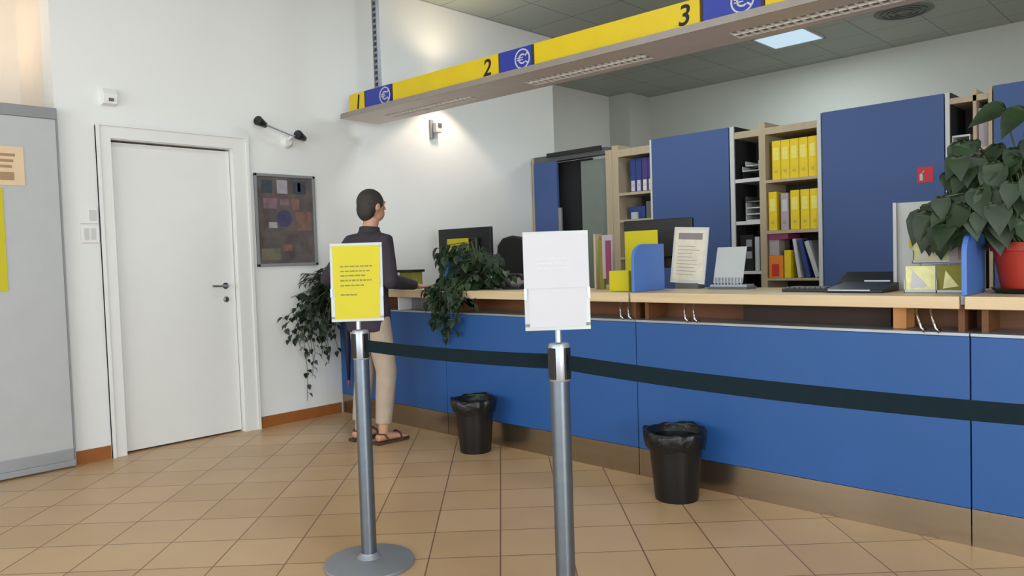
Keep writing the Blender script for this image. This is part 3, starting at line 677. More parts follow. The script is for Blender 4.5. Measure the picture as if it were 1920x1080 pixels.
sg(box(0, L, 0.385, 0.391, 0.0, 0.03), 'back_lip', 'alulight')  # pale colour paints in the highlight along the rear edge
for (a, b) in gr:
    f = MB(); n_ = 20
    for k in range(n_ + 1): f.box(a + (b - a) * k / n_ - 0.002, a + (b - a) * k / n_ + 0.002, g0, g1, 0.0, 0.03)
    f.box(a, b, (g0 + g1) / 2 - 0.002, (g0 + g1) / 2 + 0.002, 0.0, 0.03)
    o = sg(f, 'louvre_grille', 'louvre')
    sg(MB().box(a, b, g0, g1, 0.035, 0.09), 'lamp_housing', 'grey_dark')
sg(MB().box(0.04, L - 0.04, 0.06, 0.34, 0.013, 0.17), 'body', 'grey_mid')
def seg(a, b, m): return sg(MB().box(a, b, 0.045, 0.06, 0.036, 0.186), 'number_panel' if m == 'signyellow' else 'emblem_panel', m)
segs = [(0.05, 0.248, 'signyellow'), (0.262, 0.572, 'signblue'), (0.60, 1.69, 'signyellow'), (1.705, 1.98, 'signblue'), (2.0, 3.15, 'signyellow'), (3.17, 3.49, 'signblue'), (3.51, 4.63, 'signyellow'), (4.65, 4.95, 'signblue'), (4.97, L - 0.04, 'signyellow')]
SG_panels = [seg(*q) for q in segs]
for a in (0.249, 0.580, 1.692, 1.982, 3.155, 3.492, 4.634, 4.953): sg(box(a, a + 0.012, 0.047, 0.06, 0.036, 0.186), 'seam_strip', 'brownseam')
def text_mesh(txt, size, m, parent, loc, rot, name, ext=0.001):
    cu = bpy.data.curves.new('t', 'FONT'); cu.body = txt; cu.size = size; cu.extrude = ext; cu.align_x = 'CENTER'; cu.align_y = 'CENTER'; cu.shear = 0.15
    cu.offset = size * 0.012
    o = bpy.data.objects.new('t', cu); col.objects.link(o); bpy.context.view_layer.update()
    me = bpy.data.meshes.new_from_object(o.evaluated_get(bpy.context.evaluated_depsgraph_get())); bpy.data.objects.remove(o)
    r = bpy.data.objects.new(name, me); col.objects.link(r); me.materials.clear(); me.materials.append(M[m])
    r.parent = parent; r.location = loc; r.rotation_euler = rot; return r
for (xx, t_, pi) in ((0.165, '1', 0), (1.585, '2', 2), (3.055, '3', 4)):
    text_mesh(t_, 0.155, 'ink', SG_panels[pi], (xx, 0.044, 0.108), (R(90), 0, 0), 'numeral')
def emblem(xc, parent):
    g = MB()
    def arc(r, a0, a1, w=0.0045):
        n = 24
        for k in range(n):
            t0, t1 = R(a0 + (a1 - a0) * k / n), R(a0 + (a1 - a0) * (k + 1) / n)
            p = [(xc + rr * math.cos(tt), 0.111 + rr * math.sin(tt)) for rr, tt in ((r - w, t0), (r + w, t0), (r + w, t1), (r - w, t1))]
            g.prism(p, 'y', 0.0425, 0.045)
    arc(0.060, 0, 360); arc(0.028, 50, 310, 0.005)
    for z in (0.103, 0.117): g.box(xc - 0.045, xc + 0.005, 0.0425, 0.045, z, z + 0.006)
    for a_ in (35, -35): g.prism([(xc + 0.03 * math.cos(R(a_ - 8)), 0.111 + 0.03 * math.sin(R(a_ - 8))), (xc + 0.055 * math.cos(R(a_ - 6)), 0.111 + 0.055 * math.sin(R(a_ - 6))), (xc + 0.055 * math.cos(R(a_ + 6)), 0.111 + 0.055 * math.sin(R(a_ + 6))), (xc + 0.03 * math.cos(R(a_ + 8)), 0.111 + 0.03 * math.sin(R(a_ + 8)))], 'y', 0.0425, 0.045)
    sg(g, 'emblem', 'paper', parent)
emblem(0.505, SG_panels[1]); emblem(1.90, SG_panels[3]); emblem(3.39, SG_panels[5]); emblem(4.87, SG_panels[7])
def hanger(x):
    g = MB(); g.box(x - 0.028, x - 0.019, 0.10, 0.13, 0.17, CEIL - 2.42).box(x + 0.019, x + 0.028, 0.10, 0.13, 0.17, CEIL - 2.42)
    z = 0.2
    while z < CEIL - 2.42 - 0.03:
        g.box(x - 0.019, x + 0.019, 0.104, 0.126, z, z + 0.018); z += 0.045
    sg(g, 'hanger', 'alubase')
    sg(MB().box(x - 0.019, x + 0.019, 0.128, 0.13, 0.17, CEIL - 2.42), 'hanger_back', 'dark')
hanger(0.34); hanger(2.9 + 0.9); hanger(5.2)

# ---------------------------------------------------------------- ceiling fittings
for (x, y, lab) in ((-3.99, 8.13, 'square bluish white ceiling light panel over the staff area'), (1.4, 6.9, 'unseen fill light panel added beyond the right edge'), (-0.7, 6.9, 'fill light panel added above the right bookcase, out of view'), (-3.9, 4.3, 'fill light panel added above the counter, hidden over the hanging sign'), (1.4, 1.5, 'unseen fill light panel added over the waiting area'), (-3.6, 1.2, 'fill light panel added over the queue posts, out of view'), (-1.2, 1.2, 'fill light panel added above the camera side of the queue, out of view')):  # first panel is real; the others are unseen, added as fill light
    c = empty('ceiling_light', (x + 0.3, y + 0.3, CEIL), lab, 'light', 'ceiling light panels')
    MB().box(x, x + 0.6, y, y + 0.02, CEIL - 0.012, CEIL).box(x, x + 0.6, y + 0.58, y + 0.6, CEIL - 0.012, CEIL).box(x, x + 0.02, y, y + 0.6, CEIL - 0.012, CEIL).box(x + 0.58, x + 0.6, y, y + 0.6, CEIL - 0.012, CEIL).build('frame', 'offwhite', c)
    box(x + 0.02, x + 0.58, y + 0.02, y + 0.58, CEIL - 0.008, CEIL - 0.001).build('diffuser', 'lamp', c)
    area('ceiling_panel_light', (x + 0.3, y + 0.3, CEIL - 0.03), (0, 0, 0), 0.56, 0.56, (34 if x < -3.95 and y > 5 else 14 if y > 5 else 17 if y > 4 else 11), (0.86, 0.95, 1.0))
c = empty('ceiling_vent', (-2.48, 8.43, CEIL), 'dark round air vent in the grey ceiling beside the sign', 'vent')
MB().lathe([(0.0, -0.012), (0.26, -0.012), (0.28, -0.001), (0.28, 0)], c=(-2.48, 8.43, CEIL), n=36).build('rim', 'doorgrey', c)
q = MB()
for k in range(3): q.lathe([(0.22 - 0.06 * k, -0.014), (0.22 - 0.06 * k, -0.022), (0.20 - 0.06 * k, -0.022), (0.20 - 0.06 * k, -0.014)], c=(-2.48, 8.43, CEIL), n=36)
q.build('rings', 'grey_dark', c)

# ---------------------------------------------------------------- queue posts
def queue_post(x, y, base_lab):
    c = empty('queue_post', (x, y, 0), base_lab, 'queue post', 'silver queue posts')
    MB().lathe([(0.0, 0.0), (0.185, 0.0), (0.187, 0.006), (0.183, 0.014), (0.12, 0.024), (0.05, 0.03), (0.036, 0.045), (0.034, 0.05), (0.0, 0.05)], c=(x, y, 0), n=48).build('base', 'alubase', c, smooth='auto')
    MB().lathe([(0.0315, 0.045), (0.0315, 0.86)], c=(x, y, 0), n=28).build('pole', 'alu', c, smooth='auto')
    MB().lathe([(0.0325, 0.855), (0.0345, 0.86), (0.0345, 0.965), (0.031, 0.974), (0.0, 0.976)], c=(x, y, 0), n=28).build('head', 'alulight', c, smooth='auto')
    for s_ in (-1, 1):
        MB().box(x + s_ * 0.030 - 0.008, x + s_ * 0.030 + 0.008, y - 0.013, y + 0.013, 0.862, 0.962).build('belt_slot', 'black', c, bevel=0.002)
        MB().box(x - 0.013, x + 0.013, y + s_ * 0.030 - 0.008, y + s_ * 0.030 + 0.008, 0.862, 0.962).build('belt_slot', 'black', c, bevel=0.002)
    return c
P1 = (-2.590, 1.760); P2 = (-1.552, 1.800); P3 = (-0.05, 1.80)
queue_post(*P1, 'silver queue post carrying the yellow sign, round base in view')
queue_post(*P2, 'silver queue post carrying the white sheet in the centre')
queue_post(*P3, 'silver queue post beyond the right edge ending the belt')
def belt(a, b, z0, z1, w0, w1, sag, tw, lab):
    g = MB(); n = 40; r = []
    for k in range(n + 1):
        t = k / n; x = a[0] + (b[0] - a[0]) * t; y = a[1] + (b[1] - a[1]) * t
        z = z0 + (z1 - z0) * t - sag * 4 * t * (1 - t); w = 0.024
        an = tw * t
        dy, dz = math.sin(an) * w, math.cos(an) * w
        ny, nz_ = math.cos(an) * 0.0009, -math.sin(an) * 0.0009
        r.append([(x, y + dy + ny, z + dz + nz_), (x, y + dy - ny, z + dz - nz_), (x, y - dy - ny, z - dz - nz_), (x, y - dy + ny, z - dz + nz_)])
    g.loft(r)
    tag(g.build('queue_belt', 'belt'), lab, 'belt', 'dark belts between the queue posts')
belt((P1[0] + 0.0395, P1[1]), (P2[0] - 0.0395, P2[1]), 0.912, 0.914, 1, 1, 0.008, 0.0, 'dark blue grey belt stretched between the two silver posts')
belt((P2[0] + 0.0395, P2[1]), (P3[0] - 0.0395, P3[1]), 0.914, 0.905, 1, 1, 0.016, R(48), 'dark blue grey belt running from the white sheet post to the right edge')

def sign_frame(x, y, z0, w, h, m, rot, lab, overhang, lines):
    c = empty('sign_holder', (x, y, z0), lab, 'sign', 'sheets in frames on the queue posts')
    c.rotation_euler = (R(-3), 0, rot)
    def P(mb, name, mm, **k):
        o = mb.build(name, mm, None, **k); o.parent = c; return o
    b = 0.011
    P(MB().box(-w / 2 - b, w / 2 + b, 0, 0.008, -b, 0.012).box(-w / 2 - b, w / 2 + b, 0, 0.008, h - 0.008, h + b).box(-w / 2 - b, -w / 2 + 0.006, 0, 0.008, 0, h).box(w / 2 - 0.006, w / 2 + b, 0, 0.008, 0, h).box(-w / 2, w / 2, 0.005, 0.008, 0, h), 'frame', 'acrylic', bevel=0.001)
    P(MB().box(-w / 2 + 0.004, w / 2 - 0.004, -0.001, 0.004, 0.0, h * 0.42).box(-w / 2 - overhang, w / 2 + overhang, -0.003, 0.004, h * 0.42, h + overhang * 0.3), 'sheet', m)
    P(MB().box(-w / 2 - 0.012, -w / 2 - 0.003, -0.004, 0.006, h * 0.30, h * 0.42).box(w / 2 + 0.003, w / 2 + 0.012, -0.004, 0.006, h * 0.30, h * 0.42), 'clips', 'alulight')
    g = MB(); random.seed(11)
    for (zz, x1, hh) in lines:
        xx = -w / 2 + 0.03
        while xx < x1:
            ww = random.uniform(0.008, 0.022); g.box(xx, min(xx + ww, x1), -0.0036, -0.0029, zz, zz + hh); xx += ww + 0.004
    if lines: P(g, 'print', 'inkgrey' if m == 'yellow' else 'inkfaint')
    g = MB().tube([(0, 0.012, 0.03), (0, 0.012, -0.01), (0, 0.01, -(z0 - 0.977))], 0.010, n=12)
    P(g, 'neck', 'alulight')
sign_frame(-2.592, 1.752, 1.022, 0.192, 0.300, 'yellow', R(45), 'yellow notice with lines of print in a silver frame on the left post', 0.0,
           [(0.212, 0.065, 0.006), (0.193, 0.055, 0.005), (0.174, 0.04, 0.006), (0.154, 0.062, 0.007), (0.134, 0.03, 0.006), (0.096, 0.0, 0.006)])
sign_frame(-1.548, 1.795, 1.028, 0.186, 0.292, 'paper', R(45), 'blank white sheet in a silver frame on the central post', 0.010,
           [(0.215, 0.04, 0.002), (0.20, 0.05, 0.002), (0.185, 0.045, 0.002)])

# ---------------------------------------------------------------- waste bins
def bin_(x, y, h, rt, rb, seed, lab):
    c = empty('waste_bin', (x, y, 0), lab, 'bin', 'black waste bins in front of the counter')
    n = 40; random.seed(seed)
    MB().lathe([(0.0, 0.004), (rb - 0.006, 0.004), (rb, 0.0), (rb + 0.002, 0.012), (rt - 0.012, h * 0.93), (rt, h * 0.93), (rt + 0.003, h * 0.97), (rt, h), (rt - 0.006, h), (rb - 0.004, 0.02), (0.0, 0.02)], c=(x, y, 0), n=n).build('bucket', 'blackbin', c, smooth='auto')
    rings = []
    ph = [random.uniform(0, 6.28) for _ in range(4)]
    for (r, z, am) in ((rt - 0.02, h * 0.9, 0.0), (rt - 0.004, h + 0.002, 0.004), (rt + 0.006, h + 0.006, 0.006), (rt + 0.011, h - 0.01, 0.008), (rt + 0.006, h - 0.05, 0.010), (rt - 0.001, h - 0.082, 0.008)):
        ring = []
        for j in range(n * 2):
            t = 2 * PI * j / (n * 2)
            w = am * (math.sin(3 * t + ph[0]) + 0.6 * math.sin(7 * t + ph[1]) + 0.5 * math.sin(13 * t + ph[2]))
            ring.append((x + (r + max(w * 0.6, -0.004)) * math.cos(t), y + (r + max(w * 0.6, -0.004)) * math.sin(t), z + w * (1.0 if z < h else 0.8)))
        rings.append(ring)
    MB().loft(rings, cap=False).build('bin_liner', 'blackbag', c, smooth=True)
bin_(-3.575, 3.285, 0.345, 0.140, 0.100, 4, 'smaller looking black waste bin with liner between the two queue posts')
bin_(-2.056, 3.270, 0.350, 0.150, 0.108, 9, 'black waste bin with liner right of the central queue post')

# ---------------------------------------------------------------- plants
def leaf(mb, p, d, nrm, s, w=0.8, droop=0.25):
    d = Vector(d).normalized(); nrm = Vector(nrm); sd = d.cross(nrm)
    if sd.length < 1e-3: sd = d.cross(Vector((0.3, 0.5, 0.8)))
    sd.normalize(); up = sd.cross(d).normalized(); p = Vector(p)
    prof = [(0.0, 0.0), (-0.06, 0.26), (0.12, 0.46), (0.38, 0.48), (0.65, 0.30), (0.86, 0.11), (1.0, 0.0)]
    mid = []; Lf = []; Rt = []
    for (t, ww) in prof:
        c = p + d * (s * t) - up * (droop * s * t * t)
        mid.append(c); Lf.append(c + sd * ww * s * w + up * 0.10 * s * ww * 2); Rt.append(c - sd * ww * s * w + up * 0.10 * s * ww * 2)
    n = len(prof); vs = mid + Lf + Rt; fs = []
    for i in range(n - 1):
        fs.append((i, i + 1, n + i + 1, n + i)); fs.append((i, 2 * n + i, 2 * n + i + 1, i + 1))
    mb.add(vs, fs)
def vine(lf, st, pts, step, size, rnd, w=0.8):
    pts = [Vector(p) for p in pts]
    st.tube(pts, 0.0025, n=5)
    for a, b in zip(pts[:-1], pts[1:]):
        L_ = (b - a).length; k = 0.0
        while k < L_:
            p = a.lerp(b, k / L_)
            an = rnd.uniform(0, 2 * PI); out = Vector((math.cos(an), math.sin(an), rnd.uniform(-0.9, 0.1)))
            s = size * rnd.uniform(0.65, 1.2)
            q = p + out * s * 0.5
            st.tube([p, q], 0.0015, n=4)
            leaf(lf, q, out + Vector((0, 0, -0.6)), Vector((rnd.uniform(-.4, .4), rnd.uniform(-.6, .2), 1)), s, w)
            k += step * rnd.uniform(0.7, 1.3)
def keep_off(*mbs):
    for g in mbs:
        for i, (x, y, z) in enumerate(g.v):
            if z < 1.038 and y > 3.442:
                if y < 3.50 or z < 0.99: y = 3.442
                else: z = 1.038
            g.v[i] = (x, y, z)
def plantpot(c, x, y, z, rt, rb, h, m):
    MB().lathe([(0, 0.0), (rb, 0.0), (rt - 0.004, h * 0.82), (rt + 0.006, h * 0.83), (rt + 0.008, h), (rt - 0.006, h), (rt - 0.012, h * 0.85), (0, h * 0.85)], c=(x, y, z), n=36).build('pot', m, c, smooth='auto')
    MB().lathe([(0, 0.0), (rt - 0.014, 0.0)], c=(x, y, z + h * 0.87), n=24).build('soil', 'soil', c)
# trailing plant on the counter (middle left)
rnd = random.Random(5)
c = empty('potted_plant', (-4.02, 3.68, 1.035), 'bushy trailing green plant in a dark pot hanging over the counter edge', 'plant')
px_, py_ = -3.93, 3.70
plantpot(c, px_, py_, 1.035, 0.085, 0.06, 0.13, 'black')
lf, st = MB(), MB()
for k in range(250):
    an = rnd.uniform(0, 2 * PI); rr = rnd.uniform(0.02, 0.25) ; zz = rnd.uniform(1.06, 1.40) - rr * 0.35
    if math.cos(an) > 0.2: zz -= 0.06
    p = (px_ - 0.03 + rr * math.cos(an) * 1.05, min(py_ + rr * math.sin(an) * 0.7, 3.84), zz)
    st.tube([(px_, py_, 1.15), ((px_ + p[0]) / 2, (py_ + p[1]) / 2, zz + 0.02), p], 0.002, n=4)
    leaf(lf, p, (math.cos(an), math.sin(an) - 0.4, -0.7), (rnd.uniform(-.3, .3), -0.7, 1), rnd.uniform(0.055, 0.085))
for (dx, ln) in ((-0.24, 0.12), (-0.18, 0.18), (-0.10, 0.30), (-0.04, 0.36), (0.02, 0.30), (0.06, 0.20), (0.13, 0.10), (-0.14, 0.26), (0.0, 0.22), (-0.2, 0.08)):
    x0 = px_ + dx
    pts = [(px_ + dx * 0.3, py_, 1.17), (x0 * 0.6 + px_ * 0.4, 3.56, 1.13), (x0, 3.42, 1.06), (x0 + rnd.uniform(-.02, .02), 3.405, 1.05 - ln * 0.5), (x0 + rnd.uniform(-.04, .04), 3.40, 1.05 - ln)]
    vine(lf, st, pts, 0.026, 0.065, rnd)
for k in range(46):
    p = (px_ + rnd.uniform(-0.20, 0.06), rnd.uniform(3.44, 3.54), rnd.uniform(1.07, 1.36)); st.tube([(px_, py_, 1.15), ((px_ + p[0]) / 2, 3.62, p[2] + 0.02), p], 0.002, n=4)
    leaf(lf, p, (rnd.uniform(-.6, .6), -0.5, -0.8), (rnd.uniform(-.3, .3), -0.8, 0.8), rnd.uniform(0.06, 0.085))
for (dx, dz) in ((0.30, 0.03), (0.36, 0.06), (0.26, 0.09), (0.34, 0.0)):
    vine(lf, st, [(px_ + 0.05, py_, 1.18), (px_ + dx * 0.6, py_ - 0.04, 1.2), (px_ + dx, py_ - 0.05, 1.08 + dz)], 0.03, 0.055, rnd)
keep_off(lf, st); lf.build('foliage', 'leaf', c, smooth=True); st.build('stems', 'stem', c)
# trailing plant at the wall (left of the person)
rnd = random.Random(8)
c = empty('potted_plant', (-5.29, 3.66, 1.035), 'dark trailing plant spilling down the wall left of the person', 'plant')
plantpot(c, -5.29, 3.66, 1.035, 0.075, 0.055, 0.12, 'grey_dark')
lf, st = MB(), MB()
for k in range(110):
    an = rnd.uniform(0, 2 * PI); rr = rnd.uniform(0.03, 0.17)
    p = (-5.27 + rr * math.cos(an), 3.52 + 1.6 * rr * math.sin(an) - 0.16, rnd.uniform(1.07, 1.24) - 0.2 * rr)
    st.tube([(-5.29, 3.66, 1.15), p], 0.002, n=4)
    leaf(lf, p, (math.cos(an), math.sin(an) - 0.5, -0.6), (rnd.uniform(-.3, .3), -0.5, 1), rnd.uniform(0.04, 0.065))
ends = [(3.30, 0.80), (3.22, 0.66), (3.26, 0.50), (3.12, 0.95), (3.02, 0.85), (3.10, 0.70), (3.16, 0.60), (3.06, 0.52), (3.18, 0.35), (3.10, 0.16), (2.98, 0.62), (3.30, 0.62), (3.36, 0.72), (3.2, 0.88), (3.27, 1.0), (3.15, 0.48), (3.33, 0.5), (2.94, 0.78), (3.12, 0.82), (3.22, 0.8), (2.90, 0.72), (2.96, 0.95), (3.04, 0.62), (3.14, 1.02), (3.05, 0.9), (3.20, 0.55), (3.28, 0.9), (3.32, 0.75), (3.0, 0.58), (3.24, 0.45), (3.1, 1.05), (3.3, 1.05)]
for (yy, ze) in ends:
    x0 = rnd.uniform(-5.37, -5.18)
    z0 = 1.12
    pts = [(-5.29, 3.64, 1.16), (x0, 3.44, 1.17), (x0 - 0.02, yy * 0.5 + 3.38 * 0.5, (1.14 + max(ze, 0.8)) / 2 + 0.02), (x0 - 0.03, yy, max(ze, 0.62) + 0.05)]
    if ze < 0.62: pts += [(x0 - 0.02, yy + 0.02, (0.62 + ze) / 2), (x0 - 0.03, yy + 0.01, ze)]
    vine(lf, st, pts[:4], 0.032, 0.054, rnd)
    if len(pts) > 4: vine(lf, st, pts[3:], 0.085, 0.048, rnd)
for v_i, v_ in enumerate(lf.v):
    if v_[0] < -5.405: lf.v[v_i] = (-5.405, v_[1], v_[2])
for v_i, v_ in enumerate(st.v):
    if v_[0] < -5.405: st.v[v_i] = (-5.405, v_[1], v_[2])
keep_off(lf, st); lf.build('foliage', 'leafdark', c, smooth=True); st.build('stems', 'stem', c)
# big plant in the red pot
rnd = random.Random(12)
c = empty('potted_plant', (-0.63, 3.76, 1.035), 'large leafy plant in an orange red pot at the right end of the counter', 'plant')
MB().lathe([(0, 0), (0.12, 0), (0.14, 0.022), (0.135, 0.022), (0.118, 0.006), (0, 0.006)], c=(-0.63, 3.76, 1.035), n=32).build('saucer', 'black', c, smooth='auto')
plantpot(c, -0.63, 3.76, 1.042, 0.135, 0.10, 0.205, 'pot')
lf, st = MB(), MB()
# (x, y, z, dir x, dir z, size)
big = []
for k in range(120):
    t = rnd.random()
    x_ = rnd.uniform(-1.0, -0.45); z_ = rnd.uniform(1.30, 1.72)
    if x_ < -0.88: z_ = rnd.uniform(1.30, 1.46)
    if -0.8 < x_ < -0.7 and z_ > 1.66: z_ -= 0.12
    if x_ > -0.66 and z_ < 1.36: z_ += 0.1
    big.append((x_, rnd.uniform(3.52, 3.86), z_, rnd.uniform(-0.5, 0.3), rnd.uniform(-1.1, -0.4), rnd.uniform(0.085, 0.135)))
for k in range(22): big.append((rnd.uniform(-0.90, -0.72), rnd.uniform(3.55, 3.8), rnd.uniform(1.44, 1.66), rnd.uniform(-0.25, 0.3), rnd.uniform(-1.0, -0.4), rnd.uniform(0.08, 0.12)))
big += [(-0.96, 3.62, 1.38, -0.25, -1.0, 0.17), (-1.0, 3.66, 1.39, -0.3, -0.9, 0.15), (-0.91, 3.58, 1.33, -0.1, -1.1, 0.15), (-0.84, 3.60, 1.62, -0.3, -0.5, 0.12),
        (-0.70, 3.66, 1.80, -0.8, -0.25, 0.14), (-0.62, 3.62, 1.78, -0.4, -0.5, 0.15), (-0.58, 3.7, 1.84, 0.3, -0.3, 0.14), (-0.70, 3.6, 1.36, 0.2, -1.0, 0.14), (-0.60, 3.55, 1.33, 0.3, -0.9, 0.13), (-0.50, 3.6, 1.7, 0.4, -0.6, 0.15)]
for (x_, y_, z_, dx, dz, s_) in big:
    p0 = (-0.63 + rnd.uniform(-.04, .04), 3.76 + rnd.uniform(-.04, .04), 1.22)
    st.tube([p0, (p0[0] * 0.6 + x_ * 0.4, (p0[1] + y_) / 2, min(z_, 1.55) * 0.5 + 0.75), (x_, y_, z_)], 0.0035, n=5)
    leaf(lf, (x_, y_, z_), (dx, rnd.uniform(-0.6, 0.0), dz), (rnd.uniform(-.3, .3), -0.8, 0.7), s_, 0.78, 0.3)
keep_off(lf, st); lf.build('foliage', 'leafbig', c, smooth=True); st.build('stems', 'stem', c)

# ---------------------------------------------------------------- folded umbrella hooked on the worktop
c = empty('folded_umbrella', (-5.20, 3.40, 0.2), 'folded navy umbrella hooked over the worktop left of the person', 'umbrella')
MB().tube([(-5.20, 3.405, 0.93), (-5.20, 3.405, 0.80), (-5.20, 3.405, 0.55), (-5.20, 3.405, 0.30)], [0.022, 0.027, 0.024, 0.012], n=12).build('canopy', 'umbrella', c, smooth=True)
MB().tube([(-5.20, 3.405, 0.93), (-5.20, 3.405, 1.02), (-5.20, 3.415, 1.05), (-5.20, 3.44, 1.052), (-5.20, 3.475, 1.045)], 0.009, n=10).build('handle', 'black', c, smooth=True)
MB().tube([(-5.20, 3.405, 0.31), (-5.20, 3.405, 0.235)], [0.012, 0.006], n=10).build('ferrule', 'redtip', c, smooth=True)

# ---------------------------------------------------------------- person at the counter
def solid(mb, name, m, parent, voxel, smooth_it=4):
    """union overlapping closed shells into one continuous skin"""
    me = bpy.data.meshes.new(name); me.from_pydata(mb.v, [], mb.f); me.update()
    bm = bmesh.new(); bm.from_mesh(me); bmesh.ops.recalc_face_normals(bm, faces=bm.faces); bm.to_mesh(me); bm.free()
    o = bpy.data.objects.new(name, me); col.objects.link(o)
    r = o.modifiers.new('r', 'REMESH'); r.mode = 'VOXEL'; r.voxel_size = voxel
    sm_ = o.modifiers.new('s', 'SMOOTH'); sm_.iterations = smooth_it; sm_.factor = 0.5
    bpy.context.view_layer.update()
    me2 = bpy.data.meshes.new_from_object(o.evaluated_get(bpy.context.evaluated_depsgraph_get()))
    bpy.data.objects.remove(o)
    o = bpy.data.objects.new(name, me2); col.objects.link(o); me2.materials.clear(); me2.materials.append(M[m])
    for p in me2.polygons: p.use_smooth = True
    if parent: o.parent = parent
    return o
def ell(c, rx, ry, n=24, tilt=0.0):
    return [(c[0] + rx * math.cos(2 * PI * j / n), c[1] + ry * math.sin(2 * PI * j / n), c[2] + tilt * ry * math.sin(2 * PI * j / n)) for j in range(n)]
def ball(mb, c, rx, ry, rz, n=16):
    rings = []
    for i in range(1, n):
        t = PI * i / n
        rings.append([(c[0] + rx * math.sin(t) * math.cos(2 * PI * j / 20), c[1] + ry * math.sin(t) * math.sin(2 * PI * j / 20), c[2] - rz * math.cos(t)) for j in range(20)])
    mb.loft(rings)
PX, PY = -4.36, 3.035
# local frame: +y faces the counter
Lsh, Lel, Lwr = (-0.185, 0.02, 1.395), (-0.40, -0.06, 1.15), (-0.24, 0.37, 1.075)
Rsh, Rel, Rwr = (0.185, 0.02, 1.395), (0.245, 0.02, 1.12), (0.07, 0.37, 1.075)
Lhip, Lkn, Lan = (-0.085, 0.0, 0.90), (-0.105, 0.03, 0.49), (-0.10, -0.04, 0.09)
Rhip, Rkn, Ran = (0.085, 0.0, 0.90), (0.125, 0.045, 0.49), (0.125, 0.0, 0.09)
def torso(mb, g=0.0, z0=0.86, z1=1.46):
    prof = [(0.84, 0.160, 0.115, 0.0), (0.92, 0.165, 0.118, 0.0), (1.02, 0.145, 0.105, 0.005), (1.12, 0.145, 0.105, 0.012), (1.24, 0.165, 0.115, 0.02), (1.34, 0.175, 0.110, 0.028), (1.41, 0.155, 0.085, 0.03), (1.455, 0.085, 0.065, 0.035), (1.48, 0.055, 0.055, 0.04)]
    mb.loft([ell((0, y, z), rx + g, ry + g) for z, rx, ry, y in prof if z0 - 0.001 <= z <= z1 + 0.001])
def hand(mb, w, fwd, side):
    """palm, four fingers of unequal length resting on the worktop and a thumb leaving the side of the palm"""
    w = Vector(w); f = Vector(fwd).normalized(); s_ = Vector((f.y, -f.x, 0)) * side  # towards the thumb is -s
    u = Vector((0, 0, 1))
    palm = w + f * 0.05
    mb.tube([w - f * 0.01, w + f * 0.03, w + f * 0.075, w + f * 0.095], [(0.022, 0.017), (0.034, 0.015), (0.040, 0.0135), (0.034, 0.011)], n=12)
    for i, (off, ln, r) in enumerate(((-0.030, 0.062, 0.0085), (-0.010, 0.072, 0.009), (0.010, 0.067, 0.0085), (0.029, 0.052, 0.0075))):
        b = w + f * 0.085 + s_ * off
        mb.tube([b, b + f * ln * 0.42 + s_ * off * 0.12 + u * 0.007, b + f * ln * 0.75 + s_ * off * 0.18 + u * 0.001, b + f * ln + s_ * off * 0.22 - u * 0.010], [r, r * 0.98, r * 0.9, r * 0.75], n=8)
    b = w + f * 0.025 - s_ * 0.028
    mb.tube([b, b + f * 0.025 - s_ * 0.022, b + f * 0.055 - s_ * 0.03 - u * 0.006], [0.012, 0.0105, 0.008], n=8)
person = empty('person', (PX, PY, 0), 'person in dark jacket and beige trousers standing at the counter, seen from behind', 'person')
person.rotation_euler = (0, 0, R(0))
bd = MB()
torso(bd)
bd.tube([(0, 0.035, 1.43), (0, 0.045, 1.50), (0, 0.06, 1.56)], [0.062, 0.054, 0.056], n=16)
# head: skull, jaw, nose, ears
ball(bd, (0, 0.065, 1.655), 0.076, 0.095, 0.100)
ball(bd, (0, 0.100, 1.595), 0.056, 0.062, 0.060)
bd.tube([(0, 0.155, 1.655), (0, 0.172, 1.628), (0, 0.176, 1.620)], [0.010, 0.014, 0.009], n=8)
for s_ in (-1, 1): ball(bd, (s_ * 0.079, 0.06, 1.635), 0.010, 0.020, 0.030, 8)
ball(bd, (0, 0.155, 1.578), 0.022, 0.010, 0.008, 8)
for s_ in (-1, 1): ball(bd, (s_ * 0.030, 0.150, 1.672), 0.020, 0.014, 0.007, 8)
for sh, el, wr in ((Lsh, Lel, Lwr), (Rsh, Rel, Rwr)):
    bd.tube([sh, [(sh[i] + el[i]) / 2 for i in range(3)], el], [0.050, 0.044, 0.038], n=14)
    bd.tube([el, [(el[i] * 0.6 + wr[i] * 0.4) for i in range(3)], wr], [0.038, 0.036, 0.024], n=14)
for hp, kn, an in ((Lhip, Lkn, Lan), (Rhip, Rkn, Ran)):
    bd.tube([hp, [(hp[i] + kn[i]) / 2 for i in range(3)], kn], [0.085, 0.074, 0.055], n=16)
    bd.tube([kn, [kn[i] * 0.65 + an[i] * 0.35 for i in range(3)], an], [0.054, 0.052, 0.036], n=14)
    # foot
    bd.tube([(an[0], an[1] - 0.055, 0.042), (an[0], an[1], 0.055), (an[0], an[1] + 0.09, 0.040), (an[0] + 0.004, an[1] + 0.16, 0.030), (an[0] + 0.004, an[1] + 0.19, 0.026)], [(0.026, 0.024), (0.034, 0.038), (0.038, 0.026), (0.044, 0.016), (0.034, 0.010)], n=14)
    bd.tube([(an[0], an[1], 0.12), (an[0], an[1], 0.05)], [0.034, 0.034], n=12)
hand(bd, Lwr, (0.25, 1.0, -0.16), 1); hand(bd, Rwr, (-0.15, 1.0, -0.16), -1)
solid(bd, 'body', 'skin', person, 0.0062, 3)
jk = MB()
torso(jk, 0.020, 0.84, 1.46)
jk.loft([ell((0, 0.0, 0.775), 0.178, 0.135), ell((0, 0.0, 0.86), 0.182, 0.138), ell((0, 0.0, 0.94), 0.180, 0.135)])
jk.tube([(0, 0.035, 1.43), (0, 0.04, 1.50)], [0.082, 0.070], n=18)
